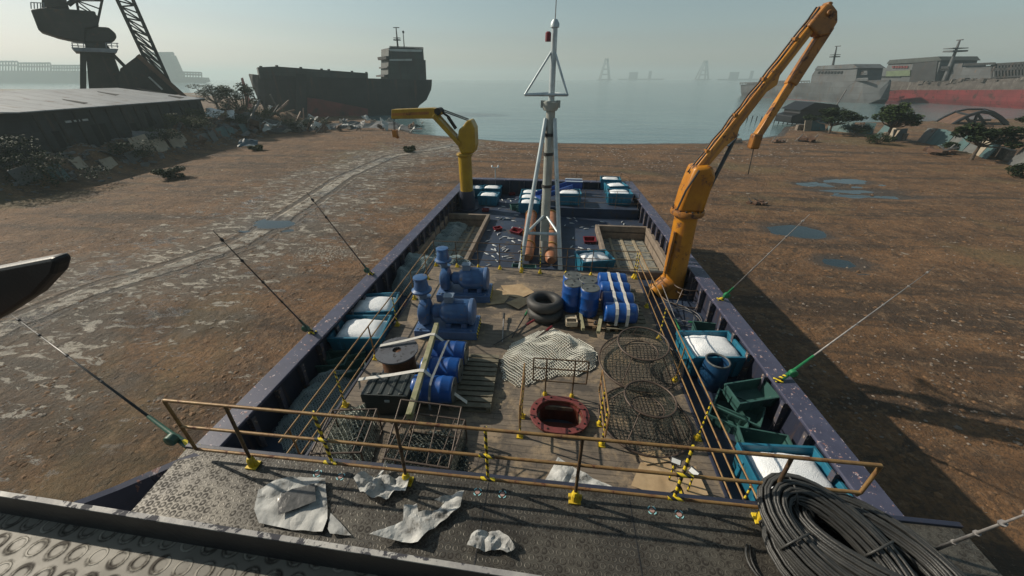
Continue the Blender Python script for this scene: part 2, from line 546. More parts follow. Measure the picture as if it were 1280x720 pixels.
def ring_plate(name, cell, rad, wid, base, base2, dirt, rough, metal=.25, bst=.5):
    m, nt, b = nodes_of(name)
    v = coords(nt, False)
    sp = N(nt, 'ShaderNodeSeparateXYZ')
    L(nt, v, sp.inputs[0])
    y = math_n(nt, 'DIVIDE', sp.outputs[1], cell[1])
    row = math_n(nt, 'FLOOR', y)
    fy = math_n(nt, 'MULTIPLY', math_n(nt, 'SUBTRACT', math_n(nt, 'FRACT', y), .5), cell[1])
    off = math_n(nt, 'MULTIPLY', math_n(nt, 'MODULO', math_n(nt, 'ABSOLUTE', row), 2.0), .5)
    x = math_n(nt, 'ADD', math_n(nt, 'DIVIDE', sp.outputs[0], cell[0]), off)
    fx = math_n(nt, 'MULTIPLY', math_n(nt, 'SUBTRACT', math_n(nt, 'FRACT', x), .5), cell[0])
    d = math_n(nt, 'SQRT', math_n(nt, 'ADD', math_n(nt, 'MULTIPLY', fx, fx), math_n(nt, 'MULTIPLY', fy, fy)))
    e = math_n(nt, 'ABSOLUTE', math_n(nt, 'SUBTRACT', d, rad))
    ringf = N(nt, 'ShaderNodeMapRange', interpolation_type='SMOOTHSTEP')
    ringf.inputs['From Min'].default_value = wid
    ringf.inputs['From Max'].default_value = wid * .35
    L(nt, e, ringf.inputs['Value'])
    rg = ringf.outputs['Result']
    side = N(nt, 'ShaderNodeMapRange', interpolation_type='SMOOTHSTEP')
    side.inputs['From Min'].default_value = wid * 2.6
    side.inputs['From Max'].default_value = wid * .9
    L(nt, e, side.inputs['Value'])
    n1 = noise_tex(nt, v, 1.3, 7, .65)
    n2 = noise_tex(nt, v, 9, 8, .7)
    n3 = noise_tex(nt, v, 30, 6, .7)
    c = mix(nt, ramp(nt, n1, .35, .65), base, base2)
    k = math_n(nt, 'MULTIPLY', side.outputs['Result'], ramp(nt, n2, .40, .56))
    c = mix(nt, k, c, dirt)
    c = mix(nt, math_n(nt, 'MULTIPLY', ramp(nt, n3, .60, .66), ramp(nt, n2, .48, .58)), c, dirt)
    c = mix(nt, math_n(nt, 'MULTIPLY', rg, ramp(nt, n2, .62, .40)), c, tuple(x * 1.25 for x in base))
    st = noise_tex(nt, v, .75, 5, .6)
    c = mix(nt, math_n(nt, 'MULTIPLY', ramp(nt, st, .55, .72), .8), c, tuple(x * .55 for x in dirt))
    L(nt, c, b.inputs['Base Color'])
    b.inputs['Metallic'].default_value = metal
    L(nt, math_n(nt, 'ADD', math_n(nt, 'MULTIPLY', k, .25), math_n(nt, 'MULTIPLY_ADD', n2, .3, rough - .15)), b.inputs['Roughness'])
    hh = math_n(nt, 'ADD', rg, math_n(nt, 'MULTIPLY', n2, .35))
    bump(nt, b, hh, bst, .004)
ring_plate('balcony_plate', (.086, .080), .0265, .0075, (.105, .096, .080), (.06, .056, .05), (.03, .026, .022), .45, .3)
ring_plate('roof_plate', (.090, .082), .0275, .0055, (.175, .16, .132), (.125, .115, .095), (.032, .025, .019), .6, 0, .5)

def corrugated():
    m, nt, b = nodes_of('shed_roof')
    v = coords(nt, False)
    sp = N(nt, 'ShaderNodeSeparateXYZ')
    L(nt, v, sp.inputs[0])
    s = math_n(nt, 'FRACT', math_n(nt, 'MULTIPLY', sp.outputs[0], .45))
    seam = ramp(nt, s, .06, .02)
    n1 = noise_tex(nt, v, .25, 7, .65)
    mp = N(nt, 'ShaderNodeMapping')
    mp.inputs['Scale'].default_value = (1.6, .22, 1)
    L(nt, v, mp.inputs[0])
    n2 = noise_tex(nt, mp.outputs[0], 1.2, 6, .7)
    c = mix(nt, ramp(nt, n1, .35, .65), (.34, .345, .35), (.25, .255, .265))
    c = mix(nt, ramp(nt, n2, .55, .68), c, (.22, .18, .15))
    c = mix(nt, math_n(nt, 'MULTIPLY', seam, .85), c, (.07, .065, .06))
    n3 = noise_tex(nt, v, .5, 8, .75)
    c = mix(nt, ramp(nt, n3, .58, .64), c, (.16, .12, .09))
    px = ramp(nt, sp.outputs[0], 31, 36)
    c = mix(nt, math_n(nt, 'MULTIPLY', px, .8), c, (.16, .26, .36))
    L(nt, c, b.inputs['Base Color'])
    b.inputs['Roughness'].default_value = .6
    w = math_n(nt, 'SINE', math_n(nt, 'MULTIPLY', sp.outputs[0], 24))
    bump(nt, b, w, .3, .03)
corrugated()

def sheet_wall():
    pass

def ground_mat():
    m, nt, b = nodes_of('dirt')
    v = coords(nt, False)
    sp = N(nt, 'ShaderNodeSeparateXYZ')
    L(nt, v, sp.inputs[0])
    nA = noise_tex(nt, v, .06, 6, .6, .6)
    nB = noise_tex(nt, v, .35, 8, .68, .4)
    nC = noise_tex(nt, v, 1.6, 9, .72)
    nD = noise_tex(nt, v, 7, 7, .7)
    mp = N(nt, 'ShaderNodeMapping')
    mp.inputs['Rotation'].default_value = (0, 0, R(-12))
    mp.inputs['Scale'].default_value = (.10, 1.0, 1)
    L(nt, v, mp.inputs[0])
    nS = noise_tex(nt, mp.outputs[0], .5, 7, .65, .3)
    c = mix(nt, ramp(nt, nB, .34, .66), (.225, .118, .052), (.118, .062, .029))
    c = mix(nt, ramp(nt, nS, .46, .62), c, (.062, .038, .023))
    nG = noise_tex(nt, v, .75, 9, .74, 1.0)
    c = mix(nt, math_n(nt, 'MULTIPLY', ramp(nt, nG, .55, .62), .8), c, (.05, .033, .021))
    c = mix(nt, math_n(nt, 'MULTIPLY', ramp(nt, nG, .44, .36), .6), c, (.29, .17, .085))
    c = mix(nt, math_n(nt, 'MULTIPLY', ramp(nt, nC, .50, .66), .75), c, (.24, .15, .085))
    c = mix(nt, math_n(nt, 'MULTIPLY', ramp(nt, nD, .46, .58), .6), c, (.06, .04, .026))
    c = mix(nt, math_n(nt, 'MULTIPLY', ramp(nt, noise_tex(nt, v, 4, 8, .75), .60, .66), .6), c, (.30, .22, .15))
    vo2 = N(nt, 'ShaderNodeTexVoronoi')
    vo2.inputs['Scale'].default_value = 2.6
    L(nt, v, vo2.inputs['Vector'])
    cl = math_n(nt, 'MULTIPLY', ramp(nt, vo2.outputs['Distance'], .30, .12), ramp(nt, nB, .52, .62))
    c = mix(nt, math_n(nt, 'MULTIPLY', cl, .55), c, (.055, .035, .022))
    # greenish / yellow dry growth
    c = mix(nt, math_n(nt, 'MULTIPLY', ramp(nt, nA, .54, .66), .5), c, (.15, .115, .05))
    # salt crust and tyre worn mud: left part of the yard, around a winding track
    att = N(nt, 'ShaderNodeAttribute', attribute_name='salt')
    sa = att.outputs['Fac']
    mq = N(nt, 'ShaderNodeMapping')
    mq.inputs['Rotation'].default_value = (0, 0, R(35))
    mq.inputs['Scale'].default_value = (.8, 1.7, 1)
    L(nt, v, mq.inputs[0])
    nE = noise_tex(nt, mq.outputs[0], 1.15, 9, .74, .5)
    nF = noise_tex(nt, v, .28, 4, .6)
    grey = ramp(nt, math_n(nt, 'ADD', math_n(nt, 'MULTIPLY', sa, .55), nF), .66, .86)
    c = mix(nt, math_n(nt, 'MULTIPLY', grey, .65), c, (.115, .10, .082))
    wetp = ramp(nt, math_n(nt, 'ADD', math_n(nt, 'MULTIPLY', sa, .20), math_n(nt, 'MULTIPLY_ADD', nF, -.5, nE)), .405, .45)
    c = mix(nt, math_n(nt, 'MULTIPLY', math_n(nt, 'MULTIPLY', wetp, ramp(nt, sa, .15, .4)), .55), c, (.12, .125, .13))
    cr = ramp(nt, math_n(nt, 'ADD', math_n(nt, 'MULTIPLY', sa, .19), math_n(nt, 'MULTIPLY_ADD', nF, .25, nE)), .765, .80)
    c = mix(nt, math_n(nt, 'MULTIPLY', cr, .85), c, (.46, .41, .34))
    tk = N(nt, 'ShaderNodeAttribute', attribute_name='track')
    wob = math_n(nt, 'ADD', tk.outputs['Fac'], math_n(nt, 'MULTIPLY_ADD', nC, .5, -.25))
    rd = math_n(nt, 'ABSOLUTE', math_n(nt, 'SUBTRACT', wob, .95))
    rut = ramp(nt, rd, .34, .16)
    rdg = ramp(nt, math_n(nt, 'ABSOLUTE', math_n(nt, 'SUBTRACT', rd, .42)), .2, .05)
    c = mix(nt, math_n(nt, 'MULTIPLY', rut, ramp(nt, nE, .40, .55)), c, (.085, .072, .06))
    # pale shell specks near the waterline
    a2 = N(nt, 'ShaderNodeAttribute', attribute_name='shells')
    vo = N(nt, 'ShaderNodeTexVoronoi')
    vo.inputs['Scale'].default_value = 1.7
    L(nt, v, vo.inputs['Vector'])
    spk = math_n(nt, 'MULTIPLY', ramp(nt, vo.outputs['Distance'], .22, .16), a2.outputs['Fac'])
    spk = math_n(nt, 'MULTIPLY', spk, ramp(nt, nB, .47, .54))
    c = mix(nt, spk, c, (.50, .46, .42))
    # wet margin
    a3 = N(nt, 'ShaderNodeAttribute', attribute_name='wet')
    c = mix(nt, math_n(nt, 'MULTIPLY', ramp(nt, math_n(nt, 'MULTIPLY_ADD', nC, .5, a3.outputs['Fac']), .45, .75), .85), c, (.05, .036, .026))
    L(nt, c, b.inputs['Base Color'])
    wet_all = math_n(nt, 'MAXIMUM', a3.outputs['Fac'], math_n(nt, 'MULTIPLY', wetp, ramp(nt, sa, .12, .4)))
    L(nt, math_n(nt, 'MULTIPLY_ADD', wet_all, -.58, .85), b.inputs['Roughness'])
    b.inputs['Specular IOR Level'].default_value = .4
    h = math_n(nt, 'ADD', math_n(nt, 'MULTIPLY', nC, 1.0), math_n(nt, 'MULTIPLY', nD, .45))
    h = math_n(nt, 'ADD', h, math_n(nt, 'MULTIPLY', nB, 2.0))
    h = math_n(nt, 'ADD', h, math_n(nt, 'MULTIPLY', cl, .35))
    h = math_n(nt, 'ADD', h, math_n(nt, 'MULTIPLY', rut, -.5))
    h = math_n(nt, 'ADD', h, math_n(nt, 'MULTIPLY', rdg, .3))
    h = math_n(nt, 'ADD', h, math_n(nt, 'MULTIPLY', cr, .18))
    bump(nt, b, h, 1.0, .28)
ground_mat()

def water_mat():
    m, nt, b = nodes_of('sea_water')
    v = coords(nt, False)
    mp = N(nt, 'ShaderNodeMapping')
    mp.inputs['Scale'].default_value = (.35, 1.0, 1)
    L(nt, v, mp.inputs[0])
    w1 = noise_tex(nt, mp.outputs[0], .9, 4, .55)
    w2 = noise_tex(nt, mp.outputs[0], .12, 3, .5)
    c = mix(nt, ramp(nt, w2, .35, .65), (.13, .21, .22), (.10, .17, .185))
    L(nt, c, b.inputs['Base Color'])
    b.inputs['Roughness'].default_value = .12
    b.inputs['IOR'].default_value = 1.33
    h = math_n(nt, 'ADD', w1, math_n(nt, 'MULTIPLY', w2, 2))
    bump(nt, b, h, .35, .25)
    m, nt, b = nodes_of('puddle_water')
    v = coords(nt, False)
    w1 = noise_tex(nt, v, 2, 3)
    b.inputs['Base Color'].default_value = (.018, .03, .038, 1)
    b.inputs['Roughness'].default_value = .08
    b.inputs['Specular IOR Level'].default_value = .22
    bump(nt, b, w1, .05, .03)
water_mat()
# ------------------------------------------------------------------ light, sky, air
SUN_DIR = Vector((-6.1, 1.5, 4.0)).normalized()
EL = math.asin(SUN_DIR.z)
AZ = math.atan2(SUN_DIR.x, SUN_DIR.y)
world = bpy.data.worlds.new('World')
SC.world = world
world.use_nodes = True
wn = world.node_tree
bg = wn.nodes['Background']
sky = wn.nodes.new('ShaderNodeTexSky')
sky.sky_type = 'NISHITA'
sky.sun_disc = False
sky.sun_elevation = EL
sky.sun_rotation = AZ
sky.air_density = 1.0
sky.dust_density = 1.0
sky.ozone_density = 1.6
hs = wn.nodes.new('ShaderNodeHueSaturation')
hs.inputs['Saturation'].default_value = .72
hs.inputs['Hue'].default_value = .46
wn.links.new(sky.outputs[0], hs.inputs['Color'])
wn.links.new(hs.outputs[0], bg.inputs['Color'])
bg.inputs['Strength'].default_value = .085
sd = bpy.data.lights.new('sun', 'SUN')
sd.energy = 5.0
sd.angle = R(.6)
sd.color = (1.0, .90, .74)
so = bpy.data.objects.new('sun', sd)
COL.objects.link(so)
so.rotation_euler = SUN_DIR.to_track_quat('Z', 'Y').to_euler()
so.location = (-60, 20, 60)
SC.view_settings.view_transform = 'Standard'
SC.view_settings.look = 'None'
SC.view_settings.exposure = -.06
SC.view_settings.gamma = 1
try:
    SC.cycles.use_denoising = True
    SC.cycles.max_bounces = 6
    SC.cycles.volume_bounces = 0
    SC.cycles.sample_clamp_indirect = 6
except Exception:
    pass

# ------------------------------------------------------------------ ground
GZ = -3.5
SEA = -3.88
SHORE = [(-2500, 900), (-600, 420), (-250, 290), (-120, 175), (-65, 126), (-45, 102), (-37, 92), (-29, 81), (-7.7, 71.8), (10, 71.5), (29.5, 74.5), (45, 86), (55, 103), (70, 114), (95, 119), (115, 128), (200, 150), (400, 190), (2500, 500)]
def lerp_tab(tab, x):
    if x <= tab[0][0]:
        return tab[0][1]
    for (a, ya), (b, yb) in zip(tab, tab[1:]):
        if x <= b:
            return ya + (yb - ya) * (x - a) / (b - a)
    return tab[-1][1]
def sstep(a, b, x):
    t = max(0, min(1, (x - a) / (b - a)))
    return t * t * (3 - 2 * t)
def seg_dist(p, a, b):
    d = b - a
    t = max(0, min(1, (p - a).dot(d) / d.dot(d)))
    return (p - a - d * t).length, t
EA = at(24, 141, 3.0)
EB = at(250, 124, 3.0)
SA, SB = EA.xy, EB.xy
SDIR = (SB - SA).normalized()
SNRM = Vector((SDIR.y, -SDIR.x))          # towards the yard
if SNRM.x < 0:
    SNRM = -SNRM
PUD = []
for (px, py, rx, ry) in ((1055, 226, 1.9, 1.1), (1022, 230, 1.7, .8), (1062, 238, 3.2, .7), (1098, 245, 3.0, .55), (990, 286, 1.5, .75), (1012, 293, 1.2, .6), (1052, 327, 1.1, .75), (347, 277, 1.5, .8), (335, 283, 1.0, .5), (60, 222, 2.6, .9)):
    p = at(px, py, GZ)
    PUD.append((p.x, p.y, rx, ry))
TRACK = [at(x, y, GZ).xy for x, y in ((-160, 500), (0, 412), (120, 362), (215, 335), (300, 305), (372, 262), (430, 222), (490, 195), (560, 183))]
def ground_z(x, y):
    d = lerp_tab(SHORE, x) - y
    z = GZ - 2.2 * sstep(7, -16, d)
    z += .04 * noise.noise(Vector((x * .16, y * .16, 0))) + .04 * noise.noise(Vector((x * .7, y * .7, 4)))
    p = Vector((x, y))
    # earth bank in front of the shed
    ds, t = seg_dist(p, SA - SDIR * 30 + SNRM * 2.6, SB + SDIR * 26 + SNRM * 2.6)
    z += 2.7 * math.exp(-(ds / 3.0) ** 2) * (1 + .35 * noise.noise(Vector((x * .3, y * .3, 9))))
    for (cx, cy, rx, ry) in PUD:
        q = ((x - cx) / rx) ** 2 + ((y - cy) / ry) ** 2
        if q < 9:
            q *= max(.15, 1 + 1.5 * noise.noise(Vector((x * .55, y * .9, 31))) + .8 * noise.noise(Vector((x * 1.7, y * 2.2, 11))))
            z -= .18 * math.exp(-q * .8)
    return z

def axis(lo, hi, step, far, g):
    v = []
    x = lo
    while x < hi:
        v.append(x)
        x += step
    v.append(hi)
    s = step
    a = hi
    while a < far:
        s *= g
        a += s
        v.append(a)
    s = step
    a = lo
    while a > -far:
        s *= g
        a -= s
        v.insert(0, a)
    return v
gx = axis(-75, 75, .58, 900, 1.16)
gy = axis(-10, 104, .58, 420, 1.2)
bm = bmesh.new()
la = [bm.verts.layers.float.new(n) for n in ('salt', 'shells', 'wet', 'track')]
vs = []
for y in gy:
    row = []
    for x in gx:
        v = bm.verts.new((x, y, ground_z(x, y)))
        p = Vector((x, y))
        dt = min(seg_dist(p, a, b)[0] for a, b in zip(TRACK, TRACK[1:])) if -70 < x < 20 and -5 < y < 80 else 99
        sal = max(math.exp(-(dt / 1.3) ** 2) * 1.0, math.exp(-(dt / 10.0) ** 2) * .66)
        v[la[3]] = min(dt, 20)
        v[la[0]] = sal
        d = lerp_tab(SHORE, x) - y
        v[la[1]] = sstep(34, 14, d) * sstep(-2, 3, d)
        w = sstep(4.5, 1.5, d)
        for (cx, cy, rx, ry) in PUD:
            q = ((x - cx) / rx) ** 2 + ((y - cy) / ry) ** 2
            w = max(w, math.exp(-q * .35) * .9)
        v[la[2]] = w
        row.append(v)
    vs.append(row)
for i in range(len(gy) - 1):
    for j in range(len(gx) - 1):
        bm.faces.new((vs[i][j], vs[i][j + 1], vs[i + 1][j + 1], vs[i + 1][j]))
me = bpy.data.meshes.new('ground')
bm.to_mesh(me)
bm.free()
for p in me.polygons:
    p.use_smooth = True
me.materials.append(MAT['dirt'])
go = bpy.data.objects.new('ground', me)
COL.objects.link(go)
tag(go, kind='structure')

FAR = 5600
mb = MB()
mb.face([(-FAR, -60, SEA), (FAR, -60, SEA), (FAR, FAR, SEA), (-FAR, FAR, SEA)])
tag(mb.build('sea', 'sea_water'), kind='structure')
mb = MB()
mb.face([(-FAR, -300, -6.4), (FAR, -300, -6.4), (FAR, FAR, -6.4), (-FAR, FAR, -6.4)])
tag(mb.build('seabed', 'stone'), kind='structure')
for pk, (cx, cy, rx, ry) in enumerate(PUD):
    mb = MB()
    n = 40
    mb.face([(cx + 2.6 * rx * math.cos(2 * math.pi * k / n), cy + 2.6 * ry * math.sin(2 * math.pi * k / n), GZ - .09 - .006 * (pk % 4)) for k in range(n)])
    tag(mb.build('puddle', 'puddle_water'), kind='structure')

# loose stones scattered over the yard
mb = MB()
r2 = random.Random(3)
for k in range(2200):
    px = r2.uniform(0, 1280)
    py = r2.uniform(175, 560)
    p = at(px, py, GZ)
    if -6.5 < p.x < 6 and p.y < 27:
        continue
    if lerp_tab(SHORE, p.x) - p.y < 1:
        continue
    s = r2.uniform(.018, .05) * (1 + p.y / 45)
    if r2.random() < .03:
        s *= 2
    z = ground_z(p.x, p.y)
    m = bmesh.ops.create_icosphere(mb.bm, subdivisions=1, radius=1)
    for v in m['verts']:
        v.co = Vector((v.co.x * s * r2.uniform(.7, 1.3), v.co.y * s * r2.uniform(.7, 1.3), v.co.z * s * .55)) + Vector((p.x, p.y, z))
o = mb.build('gravel', 'stone')
tag(o, kind='stuff')

m = MB()
r2 = random.Random(8)
k = 0
while k < 3600:
    px, py = r2.uniform(0, 1280), r2.uniform(200, 640)
    q = at(px, py, GZ)
    if -6.5 < q.x < 6 and q.y < 27 or lerp_tab(SHORE, q.x) - q.y < 2:
        continue
    if noise.noise(Vector((q.x * .22, q.y * .22, 3))) < -.05:
        continue
    k += 1
    s = (.012 + .085 * r2.random() ** 3.2) * (1 + q.y / 45)
    mm_ = bmesh.ops.create_icosphere(m.bm, subdivisions=1, radius=1)
    z = ground_z(q.x, q.y)
    for v in mm_['verts']:
        v.co = Vector((v.co.x * s * r2.uniform(.6, 1.5), v.co.y * s * r2.uniform(.6, 1.3), v.co.z * s * .5)) + Vector((q.x, q.y, z - s * .12))
tag(m.build('dirt_clods', 'soil'), kind='stuff')

# the air: a closed volume round camera and scene
mb = MB()
mb.box((0, (FAR - 330) / 2 + 10, 38), (2 * FAR + 20, FAR + 340, 91.5))
hz = mb.build('haze', 'stone')
hm = bpy.data.materials.new('haze_air')
hm.use_nodes = True
hn = hm.node_tree
hn.nodes.remove(hn.nodes['Principled BSDF'])
pv = hn.nodes.new('ShaderNodeVolumePrincipled')
pv.inputs['Color'].default_value = (.78, .95, .97, 1)
pv.inputs['Density'].default_value = .0005
pv.inputs['Anisotropy'].default_value = .2
hn.links.new(pv.outputs[0], hn.nodes['Material Output'].inputs['Volume'])
hz.data.materials.clear()
hz.data.materials.append(hm)
tag(hz, kind='stuff')

# ------------------------------------------------------------------ background helpers
class Plane:
    """a vertical plane through two ground points; photo points are laid on it to size a thing that stands there"""
    def __init__(self, p0, p1):
        self.p0 = Vector((p0[0], p0[1], 0))
        d = Vector((p1[0] - p0[0], p1[1] - p0[1], 0))
        self.d = d.normalized()
        n = Vector((-self.d.y, self.d.x, 0))
        if n.dot(self.p0) < 0:
            n = -n
        self.n = n                                # away from the viewer
    def q(self, px, py, off=0.0):
        r = ray(px, py)
        o = self.p0 + self.n * off - EYE
        t = o.dot(self.n) / r.dot(self.n)
        return EYE + r * t
    def poly(self, pts, off=0.0):
        return [self.q(x, y, off) for x, y in pts]

def slab(pl, pts, thick, off=0.0, mb=None):
    mb = mb or MB()
    mb.prism(pl.poly(pts, off), pl.n * thick)
    return mb

def hull(pl, st, B, zmin=None):
    mb = MB()
    rows = []
    for (px, ty, by, bf) in st:
        t, bt = pl.q(px, ty), pl.q(px, by)
        h = B / 2
        near_t = t + pl.n * (h - h * bf)
        far_t = t + pl.n * (h + h * bf)
        f2 = bf * .82
        near_b = bt + pl.n * (h - h * f2)
        far_b = bt + pl.n * (h + h * f2)
        nm = near_t.lerp(near_b, .55) - pl.n * (h * .03)
        fm = far_t.lerp(far_b, .55) + pl.n * (h * .03)
        rows.append([near_t, nm, near_b, far_b, fm, far_t])
    mb.loft(rows, close=True, caps=True)
    return mb

def leaves(mb, c, rx, ry, rz, n, s, r, flat=.3, shell=.35):
    for k in range(n):
        while True:
            p = Vector((r.uniform(-1, 1), r.uniform(-1, 1), r.uniform(-1, 1)))
            if shell < p.length < 1:
                break
        q = Vector(c) + Vector((p.x * rx, p.y * ry, p.z * rz))
        a = Vector((r.gauss(0, 1), r.gauss(0, 1), r.gauss(0, flat))).normalized()
        b = a.cross(Vector((r.gauss(0, .4), r.gauss(0, .4), 1))).normalized()
        ss = s * r.uniform(.6, 1.4)
        mb.face([q - a * ss, q + b * ss * .5, q + a * ss, q - b * ss * .5])

def tree(loc, h, w, seed, label, mat='leaf', group='trees along the shore', lean=0, nclump=16, leaf=.24, per=210):
    r = random.Random(seed)
    t = thing('shore_tree', label, 'tree', loc, 0, group)
    tr = MB()
    fork = h * r.uniform(.28, .4)
    top = Vector((lean, 0, fork))
    tr.tube([(0, 0, -.3), (lean * .4, .05, fork * .5), top], [h * .05, h * .04, h * .034], 8)
    cr = MB()
    for k in range(nclump):
        a = 2 * math.pi * k / nclump + r.uniform(-.3, .3)
        rad = w * .5 * (r.random() ** .55)
        e = Vector((lean + rad * math.cos(a), rad * math.sin(a), h * r.uniform(.62, .96) - .14 * h * (rad / (w * .5)) ** 2))
        mid = top.lerp(e, .55) + Vector((0, 0, -.06 * h))
        tr.tube([top, mid, e], [h * .024, h * .015, h * .006], 5)
        leaves(cr, e, w * r.uniform(.13, .2), w * r.uniform(.13, .2), h * r.uniform(.07, .12), per, leaf, r)
    tr.build('trunk', 'bark', t)
    cr.build('crown', mat, t)
    return t

def bush(loc, w, h, seed, label, mat='leaf_dark', group='bushes on the bank by the shed', n=700, leaf=.22):
    r = random.Random(seed)
    t = thing('bush', label, 'bush', loc, 0, group)
    f = MB()
    s = MB()
    for k in range(9):
        a = r.uniform(0, 6.28)
        rad = w * .36 * r.random() ** .5
        e = Vector((rad * math.cos(a) * 1.25, rad * math.sin(a) * 1.25, h * r.uniform(.2, .85)))
        s.tube([(0, 0, -.1), e * .5 + Vector((0, 0, .1)), e], [.05, .035, .012], 5)
        leaves(f, e, w * .22, w * .22, h * .24, int(n * 2.6) // 9, leaf * .52, r, .8, .15)
    s.build('stem', 'bark', t)
    f.build('foliage', mat, t)
    return t

# ------------------------------------------------------------------ shed
t = thing('dockside_shed', 'long dark derelict shed with a pale patched metal roof', 'shed', (EA.x, EA.y, GZ))
ang = math.atan2(SDIR.y, SDIR.x)
t.rotation_euler = (0, 0, ang)
LEN = (SB - SA).length
nsign = 1 if (Vector((-math.sin(ang), math.cos(ang))).dot(SNRM) < 0) else -1   # local +y away from the yard
EAVE, RIDGE, DEP = 3.0 - GZ, 4.75 - GZ, 9.5
w = MB()
w.prism([(0, 0, 0), (LEN, 0, 0), (LEN, 0, EAVE), (0, 0, EAVE)], (0, .25 * nsign, 0))
w.prism([(LEN + .002, .25 * nsign, 0), (LEN + .002, 2 * DEP * nsign, 0), (LEN + .002, 2 * DEP * nsign, EAVE), (LEN + .002, DEP * nsign, RIDGE - .06), (LEN + .002, .25 * nsign, EAVE)], (-.25, 0, 0))
w.prism([(0, 0, 0), (-26, 17 * nsign, 0), (-26, 17 * nsign, EAVE), (0, 0, EAVE)], (.1, .2 * nsign, 0))
w.build('wall', 'shed_wall', t)
rf = MB()
rf.prism([(-.5, -.5 * nsign, EAVE - .02), (LEN + .6, -.5 * nsign, EAVE - .02), (LEN - 4, DEP * nsign, RIDGE), (-24, DEP * nsign, RIDGE)], (0, 0, .12))
rf.build('roof', 'shed_roof', t)
rb = MB()
rb.prism([(-24, DEP * nsign + .01 * nsign, RIDGE), (LEN - 4, DEP * nsign + .01 * nsign, RIDGE), (LEN + .6, 2 * DEP * nsign, EAVE), (-24, 2 * DEP * nsign, EAVE)], (0, 0, .12))
rb.build('rear_roof', 'shed_roof', t)
gt = MB()
gt.box((LEN / 2, -.52 * nsign, EAVE - .1), (LEN + 1, .12, .22))
gt.build('gutter', 'crane_dark', t)
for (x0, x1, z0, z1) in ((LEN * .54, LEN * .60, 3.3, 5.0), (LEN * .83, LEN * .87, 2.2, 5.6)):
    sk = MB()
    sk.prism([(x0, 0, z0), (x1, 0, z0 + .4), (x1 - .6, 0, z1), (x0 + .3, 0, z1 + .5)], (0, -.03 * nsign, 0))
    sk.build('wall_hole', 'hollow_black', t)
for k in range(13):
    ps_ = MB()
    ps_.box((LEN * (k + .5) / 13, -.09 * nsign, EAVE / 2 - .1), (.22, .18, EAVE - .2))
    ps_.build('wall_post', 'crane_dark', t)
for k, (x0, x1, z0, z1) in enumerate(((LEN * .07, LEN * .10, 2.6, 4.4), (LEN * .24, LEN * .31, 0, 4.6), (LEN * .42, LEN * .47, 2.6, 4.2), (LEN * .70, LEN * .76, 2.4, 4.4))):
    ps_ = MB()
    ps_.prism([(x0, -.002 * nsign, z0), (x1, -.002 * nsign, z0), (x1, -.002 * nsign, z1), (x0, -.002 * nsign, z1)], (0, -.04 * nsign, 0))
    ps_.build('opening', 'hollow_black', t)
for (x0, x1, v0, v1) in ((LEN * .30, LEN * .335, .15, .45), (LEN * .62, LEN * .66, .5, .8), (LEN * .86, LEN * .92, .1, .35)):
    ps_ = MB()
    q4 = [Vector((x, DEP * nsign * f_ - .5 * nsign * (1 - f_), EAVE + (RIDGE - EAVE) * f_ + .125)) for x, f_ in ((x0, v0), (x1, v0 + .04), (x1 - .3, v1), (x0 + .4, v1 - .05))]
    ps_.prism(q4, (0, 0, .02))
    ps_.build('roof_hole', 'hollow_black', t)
for k in range(3):
    v = MB()
    v.box((LEN * .155 + k * 1.1, -.04 * nsign, 5.2), (.7, .08, .22))
    v.build('vent', 'ship_white', t)
so_ = MB()
so_.box((LEN * .3, -.04 * nsign, 2.1), (LEN * .56, .08, .12))
so_.build('wall_rail', 'crane_dark', t)

# wrecked gable behind the shed
pl = Plane((-113, 38), (-41, 114))
t = thing('collapsed_gable', 'dark rusted gable standing behind the pale shed roof under the lattice jib', 'wreck')
slab(pl, [(146, 122), (150, 86), (170, 71), (178, 70), (228, 118)], 6).build('wall', 'crane_dark', t)
mb = MB()
mb.beam(pl.q(172, 69, -.3), pl.q(232, 122, -.3), 1.0, .8)
mb.build('rafter', 'scrap_rust', t)
mb = MB()
mb.bar(pl.q(186, 96, -1), pl.q(203, 112, -1), .16)
mb.build('pole', 'scrap_white', t)

# harbour crane
pl = Plane((-126, 27), (-54, 117))
t = thing('harbour_crane', 'tall dark harbour crane with a bulky machine house and lattice jib behind the shed', 'crane')
slab(pl, [(38, 12), (58, 9), (119, 14), (124, 33), (107, 36), (106, 52), (90, 50), (72, 46), (48, 38)], 7).build('machine_house', 'crane_dark', t, bevel=.2)
slab(pl, [(104, 37), (118, 33), (136, 34), (145, 42), (146, 48), (139, 53), (104, 54)], 5, 1).build('cab', 'crane_dark', t, bevel=.3)
slab(pl, [(52, 9), (52, -40), (70, -40), (86, 9)], 5, 1).build('tower_post', 'crane_dark', t)
slab(pl, [(106, 54), (133, 54), (141, 66), (160, 118), (112, 118)], 6, .5).build('column', 'crane_dark', t)
mb = MB()
mb.prism([pl.q(89, 59, -2), pl.q(148, 61, -2), pl.q(146, 66, -2), pl.q(94, 64, -2)], pl.n * 11)
pf = mb.build('platform', 'crane_deck', t)
mb = MB()
for k in range(9):
    for o_ in (-2,):
        if k in (3, 4, 5):
            continue
        a = pl.q(91 + k * 7, 60, o_)
        mb.bar(a, pl.q(90 + k * 7, 53.5, o_), .07, n=5)
for x0, x1 in ((89, 106), (132, 148)):
    for yy in (53.5, 57):
        mb.bar(pl.q(x0, yy, -2), pl.q(x1, yy + .8, -2), .07, n=5)
for k in range(5):
    mb.bar(pl.q(39 + k * 4, 11, 0), pl.q(38.5 + k * 4, 3, 0), .07, n=5)
mb.bar(pl.q(38.5, 3, 0), pl.q(55, 4, 0), .07, n=5)
mb.build('railing', 'crane_deck', t)
mb = MB()
mb.beam(pl.q(104, 64), pl.q(104, 120), .8, .8)
